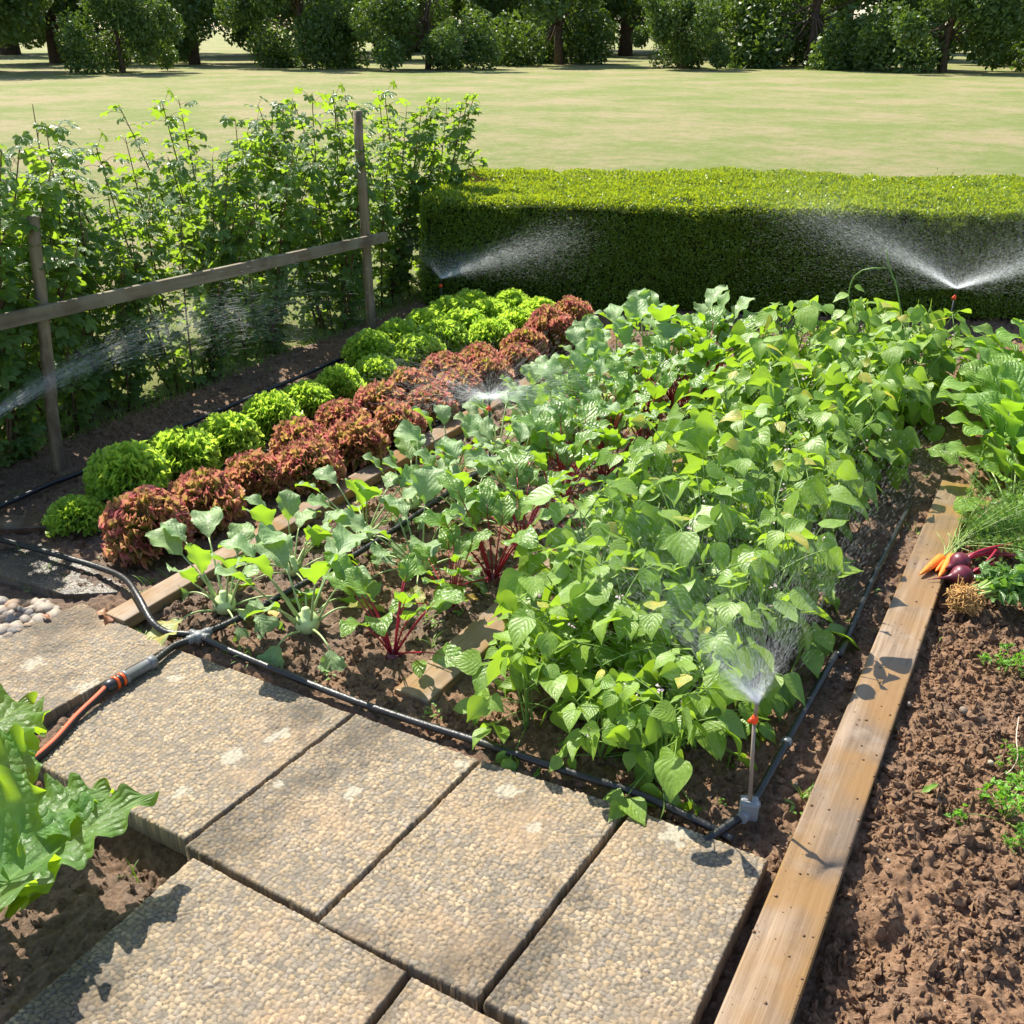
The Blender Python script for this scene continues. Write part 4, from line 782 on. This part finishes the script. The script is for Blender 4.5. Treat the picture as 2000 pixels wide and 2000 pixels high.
def feathery(name,c,label,cat,ax,n,L,seed,mat='feather',spread=.5,lift=.25):
    r=rs(seed); g=thing(name,c,label,cat); st=MB(); fo=MB()
    for k in range(n):
        d=np.array(ax)+np.r_[r.normal(0,spread,2),abs(r.normal(lift,.2))]; d/=np.linalg.norm(d); l=L*(.6+.5*r.rand()); P=bez((0,0,0),d*l*.6+UP*.02,d*l+UP*-.02,12); P[:,2]=np.maximum(P[:,2],-.02); st.tube(P,np.linspace(.0018,.0006,12),4)
        for j in range(3,12):
            for s in range(9):
                dd=r.normal(0,1,3)+d*.5; dd/=np.linalg.norm(dd); p=P[j]+dd*.005*r.rand(); m=p+dd*(.010+.013*r.rand()); x=np.cross(dd,r.normal(0,1,3)); x/=np.linalg.norm(x); w_=.0011
                for f in (-.5,.5,0):
                    e=m+(dd+x*f*1.6)*.008; fo.add(np.array([p,(p+m)/2+x*w_,e,(p+m)/2-x*w_]),np.array([[0,1,2,3]]),[[.5,0],[1,.5],[.5,1],[0,.5]])
    st.build('leaf_stalks',M['celstem'],g); fo.build('foliage',M[mat],g)
feathery('carrot_greens',S6(1030,420,.04),'feathery pale green carrot tops spread right of the board','carrot greens',(.68,.62,.10),58,.34,3,spread=.42,lift=.35)
def parsley(seed):
    r=rs(seed); g=thing('parsley_plant',(0,0,0),'p','parsley'); st=MB(); fo=MB(); lf=[polar_leaf(1,r,5,.45,.2,2,15,.9,.2,1.9) for _ in range(4)]
    for k in range(16):
        a=r.rand()*6.28; d=az(a,R(r.uniform(15,75))); l=.05+.06*r.rand(); P=bez((0,0,0),d*l*.5+UP*.012,d*l,5); st.tube(P,.001,4)
        for q in range(11): V,Fs,UV=lf[r.randint(4)]; fo.add(place(V*(.008+.006*r.rand()),P[-1]+r.normal(0,.011,3),r.normal(0,1,3),UP+r.normal(0,.7,3)),Fs,UV)
    st.build('leaf_stalks',M['celstem'],g); fo.build('foliage',M['parsley'],g); return g
pp=[parsley(171),parsley(172)]; used=set()
for k,(px,py,s,lb) in enumerate(((1965,1590,1.25,'bushiest parsley plant low at the right edge of the bare earth'),(1990,1300,.95,'parsley plant at the right edge level with the celeriac'),(1998,1495,.7,'small parsley sprig beside the dry stem at the right edge'),(2010,1648,.6,'parsley sprig at the very bottom right of the bare earth'))):
    p=G(px,py); put(pp,used,k,p[0],p[1],s,lb,'parsley','parsley plants on the bare earth')
# ------------------------------------------------------------------ stones and scraps
def stone(name,p,d,seed,label,cat,group=None,mat='pebble'):
    r=rs(seed); th=np.linspace(.15,3.0,9); pr=[(math.sin(a)*.5,-math.cos(a)*.5) for a in th]; b=MB().lathe(pr,14); V=b.v[0]; n=1+.16*vnoise(V[:,0]*3+seed,V[:,1]*3+V[:,2]*2,seed)+.1*vnoise(V[:,1]*5+seed,V[:,2]*5,seed+1); b.v[0]=V*n[:,None]
    o=b.build(name,M[mat]); o.location=p; o.scale=d; o.rotation_euler=(r.normal(0,.2),r.normal(0,.2),r.rand()*6.28); return tag(o,label,cat,group)
r=rs(22); pst=[stone('pebble',(0,0,0),(.05,.04,.03),s,'pebble','pebble') for s in range(5)]; k=0
def in_heap(x,y): return True
cells=[]
for px in np.arange(-14,118,13.5):
    for py in np.arange(1178,1250,11.5):
        lo=1170+ .12*max(0,px); hi=1252-.35*px+(0 if px<40 else -2)
        if py<lo-4 or py>hi: continue
        cells.append((px+r.normal(0,2.5),py+r.normal(0,2)))
for (px,py) in cells:
    p=G(px,py,0); o=pst[k] if k<5 else pst[k%5].copy()
    if k>=5: COL.objects.link(o)
    s=.027+.032*r.rand()**2; o.location=(p[0],p[1],-.012+.010*r.rand()+.006); o.scale=(s*1.25,s*.95,s*.75); o.rotation_euler=(r.normal(0,.25),r.normal(0,.25),r.rand()*6.28); k+=1
    tag(o,'smooth rounded river pebble in the heap at the left edge of the paving','pebble','pebbles heaped beside the paving')
p=G(1881,1390); stone('stone',(p[0],p[1],.004),(.026,.022,.022),3,'smooth grey wedge shaped stone alone on the bare earth','stone')
p=G(1831,1560); stone('stone',(p[0],p[1],.002),(.030,.014,.012),6,'small tan stone below the green leek scrap','stone')
p=G(1935,1491); stone('stone',(p[0],p[1],.002),(.016,.014,.014),9,'small pale stone left of the parsley','stone')
p=G(1775,1376); stone('stone',(p[0],p[1],.002),(.016,.013,.012),12,'little light stone at the right edge of the long board','stone')
p=G(845,1365,.0); stone('stone',(p[0],p[1],-.004),(.014,.012,.011),15,'tiny stone by the front pipe and the muddy board','stone')
p=G(150,1602,-.05); stone('stone',(p[0],p[1],-.045),(.045,.035,.03),18,'half buried brown stone beside the grey pipe stub','stone')
b=MB(); r=rs(33)
for k in range(170):
    y=1.2+2.6*r.rand(); x=-.199+.058*(1-2*r.rand()**.6*(1 if r.rand()<.5 else 0) if r.rand()<.7 else r.uniform(-1,1)); sz=.0012+.0035*r.rand()**3; b.lathe([(math.sin(a)*sz,-math.cos(a)*sz*.5) for a in np.linspace(.3,2.9,4)],6,(x,y,.030+sz*.3),r.normal(0,.3,3)+UP)
tag(b.build('dirt_crumbs',M['soil']),'dark crumbs of earth scattered on the long board','dirt crumbs',kind='stuff')
# tiny gravel on the bare earth and the bed: nobody could count it
b=MB(); r=rs(31)
for k in range(520):
    x=r.uniform(-2.2,.75); y=r.uniform(1.1,3.3)
    if x<-.13 and y<1.68: continue
    if -.27<x<-.13 or (-1.38<x<-1.2): continue
    s=.0022+.004*r.rand()**2; pr=[(math.sin(a)*s,-math.cos(a)*s*.7) for a in np.linspace(.2,2.95,4)]; b.lathe(pr,6,(x,y,soil_z(x,y)+s*.2),r.normal(0,.4,3)+UP)
tag(b.build('soil_grit',plain('grit_stone',(.38,.31,.24),.7,.3,var=.4,vs_=9),smooth=True),'small pale grit scattered over the brown soil','grit',kind='stuff')
def scrap(name,px,py,L,W,label,cat,mat,ang,dr=.8,z=.012,seed=1):
    r=rs(seed); p=G(px,py,z); b=MB(); addl(b,blade(L,W,PE,r,10,3,dr,.3,.25,2,.08),p,az(ang,.3),UP+r.normal(0,.2,3)); return tag(b.build(name,M[mat]),label,cat)
scrap('leek_scrap',1800,1548,.05,.016,'green leek leaf scrap lying on the bare earth','leaf scrap','weed',.9,.2,.016,2)
scrap('withered_leaf',540,1205,.06,.04,'withered yellow leaf beside the front kohlrabi bulb','fallen leaf','yellow',2.6,.6,.02,3)
scrap('withered_leaf',432,1222,.045,.03,'pale yellow leaf beside the pipe junction','fallen leaf','yellow',.6,.6,.015,4)
scrap('fallen_leaf',820,1290,.075,.045,'green fallen beet leaf lying on the end of the muddy board','fallen leaf','beet',-1.0,.9,.04,5)
scrap('withered_leaf',190,1195,.05,.035,'curled reddish dry leaf at the corner of the wet board','fallen leaf','brownleaf',.3,1.8,.015,6)
scrap('withered_leaf',212,1203,.045,.03,'brown curled dry leaf touching the end of the wet board','fallen leaf','brownleaf',-.6,1.6,.015,7)
scrap('withered_leaf',82,1202,.035,.018,'reddish dry leaf shred on top of the pebble heap','fallen leaf','brownleaf',0.2,1.2,.02,8)
scrap('withered_leaf',905,1172,.06,.035,'yellowing beet leaf drooping beside the second beetroot','fallen leaf','beetdry',1.0,1.2,.07,9)
tag(MB().tube(smooth([G(1990,1400,.01),G(1985,1440,.05),G(1988,1478,.04),G(1978,1500,.012),G(1965,1512,.012)],16),.0014,5).build('dry_stem',plain('dry_stem_straw',(.55,.42,.33),.7,.2)),'dry pale bent stem sticking up by the right edge parsley','dry stem')
# weeds and grass blades in the soil
b=MB(); r=rs(55)
def tuft(x,y,n,h):
    z=soil_z(x,y)
    for k in range(n):
        a=r.rand()*6.28; d=az(a,R(r.uniform(35,85))); addl(b,blade(h*(.6+.7*r.rand()),.0035,PG,r,5,1,r.uniform(.4,1.4),.2),(x+r.normal(0,.006),y+r.normal(0,.006),z-.003),d,-az(a,0)+UP*.4)
def seedling(x,y,n):
    z=soil_z(x,y)
    for k in range(n):
        a=r.rand()*6.28; p=np.array([x+r.normal(0,.012),y+r.normal(0,.012),z+.004+.012*r.rand()]); addl(b,blade(.010+.010*r.rand(),.007,PE,r,4,1,.5,.2),p,az(a,.3),UP)
for px,py,n,h in ((98,1100,9,.06),(40,1080,3,.06),(50,1135,0,0),(325,1120,12,.06),(290,1140,7,.05),(275,1222,9,.05),(283,1230,5,.05),(470,1285,8,.06),(490,1295,5,.06),(1570,1550,10,.055),(1755,1420,6,.03),(1830,1240,4,.04),(1560,1640,6,.03),(845,1255,7,.06),(835,1195,8,.07),(805,1315,4,.04),(195,1020,7,.07),(290,1095,5,.05),(765,1417,9,.03),(1790,1035,9,.06),(662,1300,4,.03),(1195,1470,5,.05),(255,1650,3,.07),(238,1640,2,.07),(1860,1630,3,.03)):
    p=G(px,py); tuft(p[0],p[1],n,h)
for px,py,n in ((50,1135,14),(835,1385,8),(1045,1510,7),(845,1210,8),(850,1395,7),(1550,1580,8),(1110,1440,5),(260,1160,6),(130,1125,5),(640,1310,6),(155,965,8),(30,955,8),(350,925,6),(365,915,6),(960,1215,8),(895,1190,10),(1415,1625,5),(1700,1000,10),(1850,905,10),(1780,880,10),(620,770,6),(425,830,6),(530,720,8),(380,790,6)):
    p=G(px,py); seedling(p[0],p[1],n)
for k in range(60):
    f=r.rand(); q=[((-1.447,1.06),(-1.40,1.60)),((-1.05,1.04),(-1.014,1.615)),((-.66,1.04),(-.62,1.645)),((-2.06,1.12),(-2.068,1.58)),((-2.0,1.66),(-.4,1.68))][r.randint(5)]; seedling(q[0][0]+(q[1][0]-q[0][0])*f,q[0][1]+(q[1][1]-q[0][1])*f,r.randint(1,4))
for k in range(150):
    x=r.uniform(-3.6,-.3); y=r.uniform(1.75,4.8); seedling(x,y,r.randint(2,7))
tag(b.build('weeds',M['weed']),'small weed seedlings and grass blades scattered over the soil','weeds',kind='stuff')
# rough grass where lawn meets soil
b=MB(); r=rs(57); N=9000
x=-3.75-1.6*r.rand(N)**1.3; y=1.2+4.6*r.rand(N); a=r.rand(N)*6.28; hh=.02+.035*r.rand(N); dx=np.stack([np.cos(a),np.sin(a)],-1)*.0016; ln=r.normal(0,.45,(N,2))*hh[:,None]
z0=np.maximum(soil_h(x,y),-.045)-.002
V=np.stack([np.c_[x-dx[:,0],y-dx[:,1],z0],np.c_[x+dx[:,0],y+dx[:,1],z0],np.c_[x+ln[:,0],y+ln[:,1],z0+hh]],1).reshape(-1,3); b.add(V,np.arange(3*N).reshape(-1,3))
tag(b.build('rough_grass',M['weed']),'rough lawn grass at the foot of the currant bushes','grass',kind='stuff')
# ------------------------------------------------------------------ trees beyond the garden
def tree(seed,ht,cr):
    r=rs(seed); g=thing('tree',(0,0,0),'t','tree'); b=MB(); zc=r.uniform(.30,.42); b.tube([(0,0,-.1),(.05,0,ht*.2),(0,.08,ht*.45),(.05,.05,ht*.8)],[ht*.035,ht*.026,ht*.018,ht*.005],10); fo=MB(); pos=[]
    for k in range(26):
        a=k*2.4; e=r.uniform(-.1,1.3); c=np.array([0,0,ht*zc])+az(a+r.normal(0,.5),r.uniform(-.9,1.3))*cr*(.45+.65*r.rand())*np.array([1,1,1.0]); b.tube(bez((0,0,ht*r.uniform(.25,.5)),c*[.4,.4,.85],c,5),np.linspace(ht*.008,ht*.002,5),5); q=r.normal(0,1,(900,3)); q*=(cr*r.uniform(.2,.4)*r.rand(900)**.35/np.linalg.norm(q,axis=1))[:,None]; pos.append(c+q)
    P=np.concatenate(pos); N=len(P); d=r.normal(0,1,(N,3)); d/=np.linalg.norm(d,axis=1)[:,None]; s=np.cross(d,r.normal(0,1,(N,3))); s/=np.linalg.norm(s,axis=1)[:,None]; l=cr*.034*(.6+.8*r.rand(N))[:,None]
    fo.add(np.stack([P-d*l,P+s*l*.5,P+d*l,P-s*l*.5],1).reshape(-1,3),np.arange(4*N).reshape(-1,4),np.tile([[.5,0],[1,.5],[.5,1],[0,.5]],(N,1)))
    b.build('trunk',M['bark'],g); fo.build('crown',M['treeleaf'],g,smooth=False); return g
tp=[tree(201,7,2.9),tree(202,9,3.2),tree(203,5,2.7),tree(204,11,3.6),tree(205,3.2,2.0)]; used=set()
def tpos(ang,dist): a=YAW+R(ang); return (-math.sin(a)*dist,math.cos(a)*dist)
spots=[(27,50,3,1.1),(23,61,1,1.3),(20,47,4,1.2),(16.5,57,0,1.3),(13,70,3,1.5),(11,50,2,1.1),(7,62,1,1.2),(4.5,48,4,1.3),(1,66,3,1.2),(-2.5,54,2,1.3),(-6,71,1,1.6),(-9,49,4,1.1),(-12,60,3,1.0),(-15.5,52,2,1.4),(-19,66,0,1.7),(-22,48,4,1.4),(-25,58,1,1.2),(-28,52,2,1.5),(18,80,3,1.9),(9,84,1,2.2),(-3.5,86,3,2.0),(-10.5,82,1,2.3),(-17,84,3,1.9),(25,82,1,2.1),(-24,86,3,2.0),(2,80,2,2.6)]
for k,(ang,dist,pi_,s_) in enumerate(spots):
    x,y=tpos(ang,dist); rank=sum(1 for q in spots if q[0]>ang)
    p=tp[pi_]; o=p if p.name not in used else copy_tree(p); used.add(p.name); o.location=(x,y,-.05); o.scale=(s_*(.85+.3*h2(k,1)),s_*(.85+.3*h2(k,2)),s_); o.rotation_euler=(0,0,k*1.9)
    tag(o,f'{["tall spreading","round","wide low","tall dense","small bushy"][pi_]} tree beyond the lawn, {ORD[rank]} from the left along the tree line','tree','trees beyond the lawn')
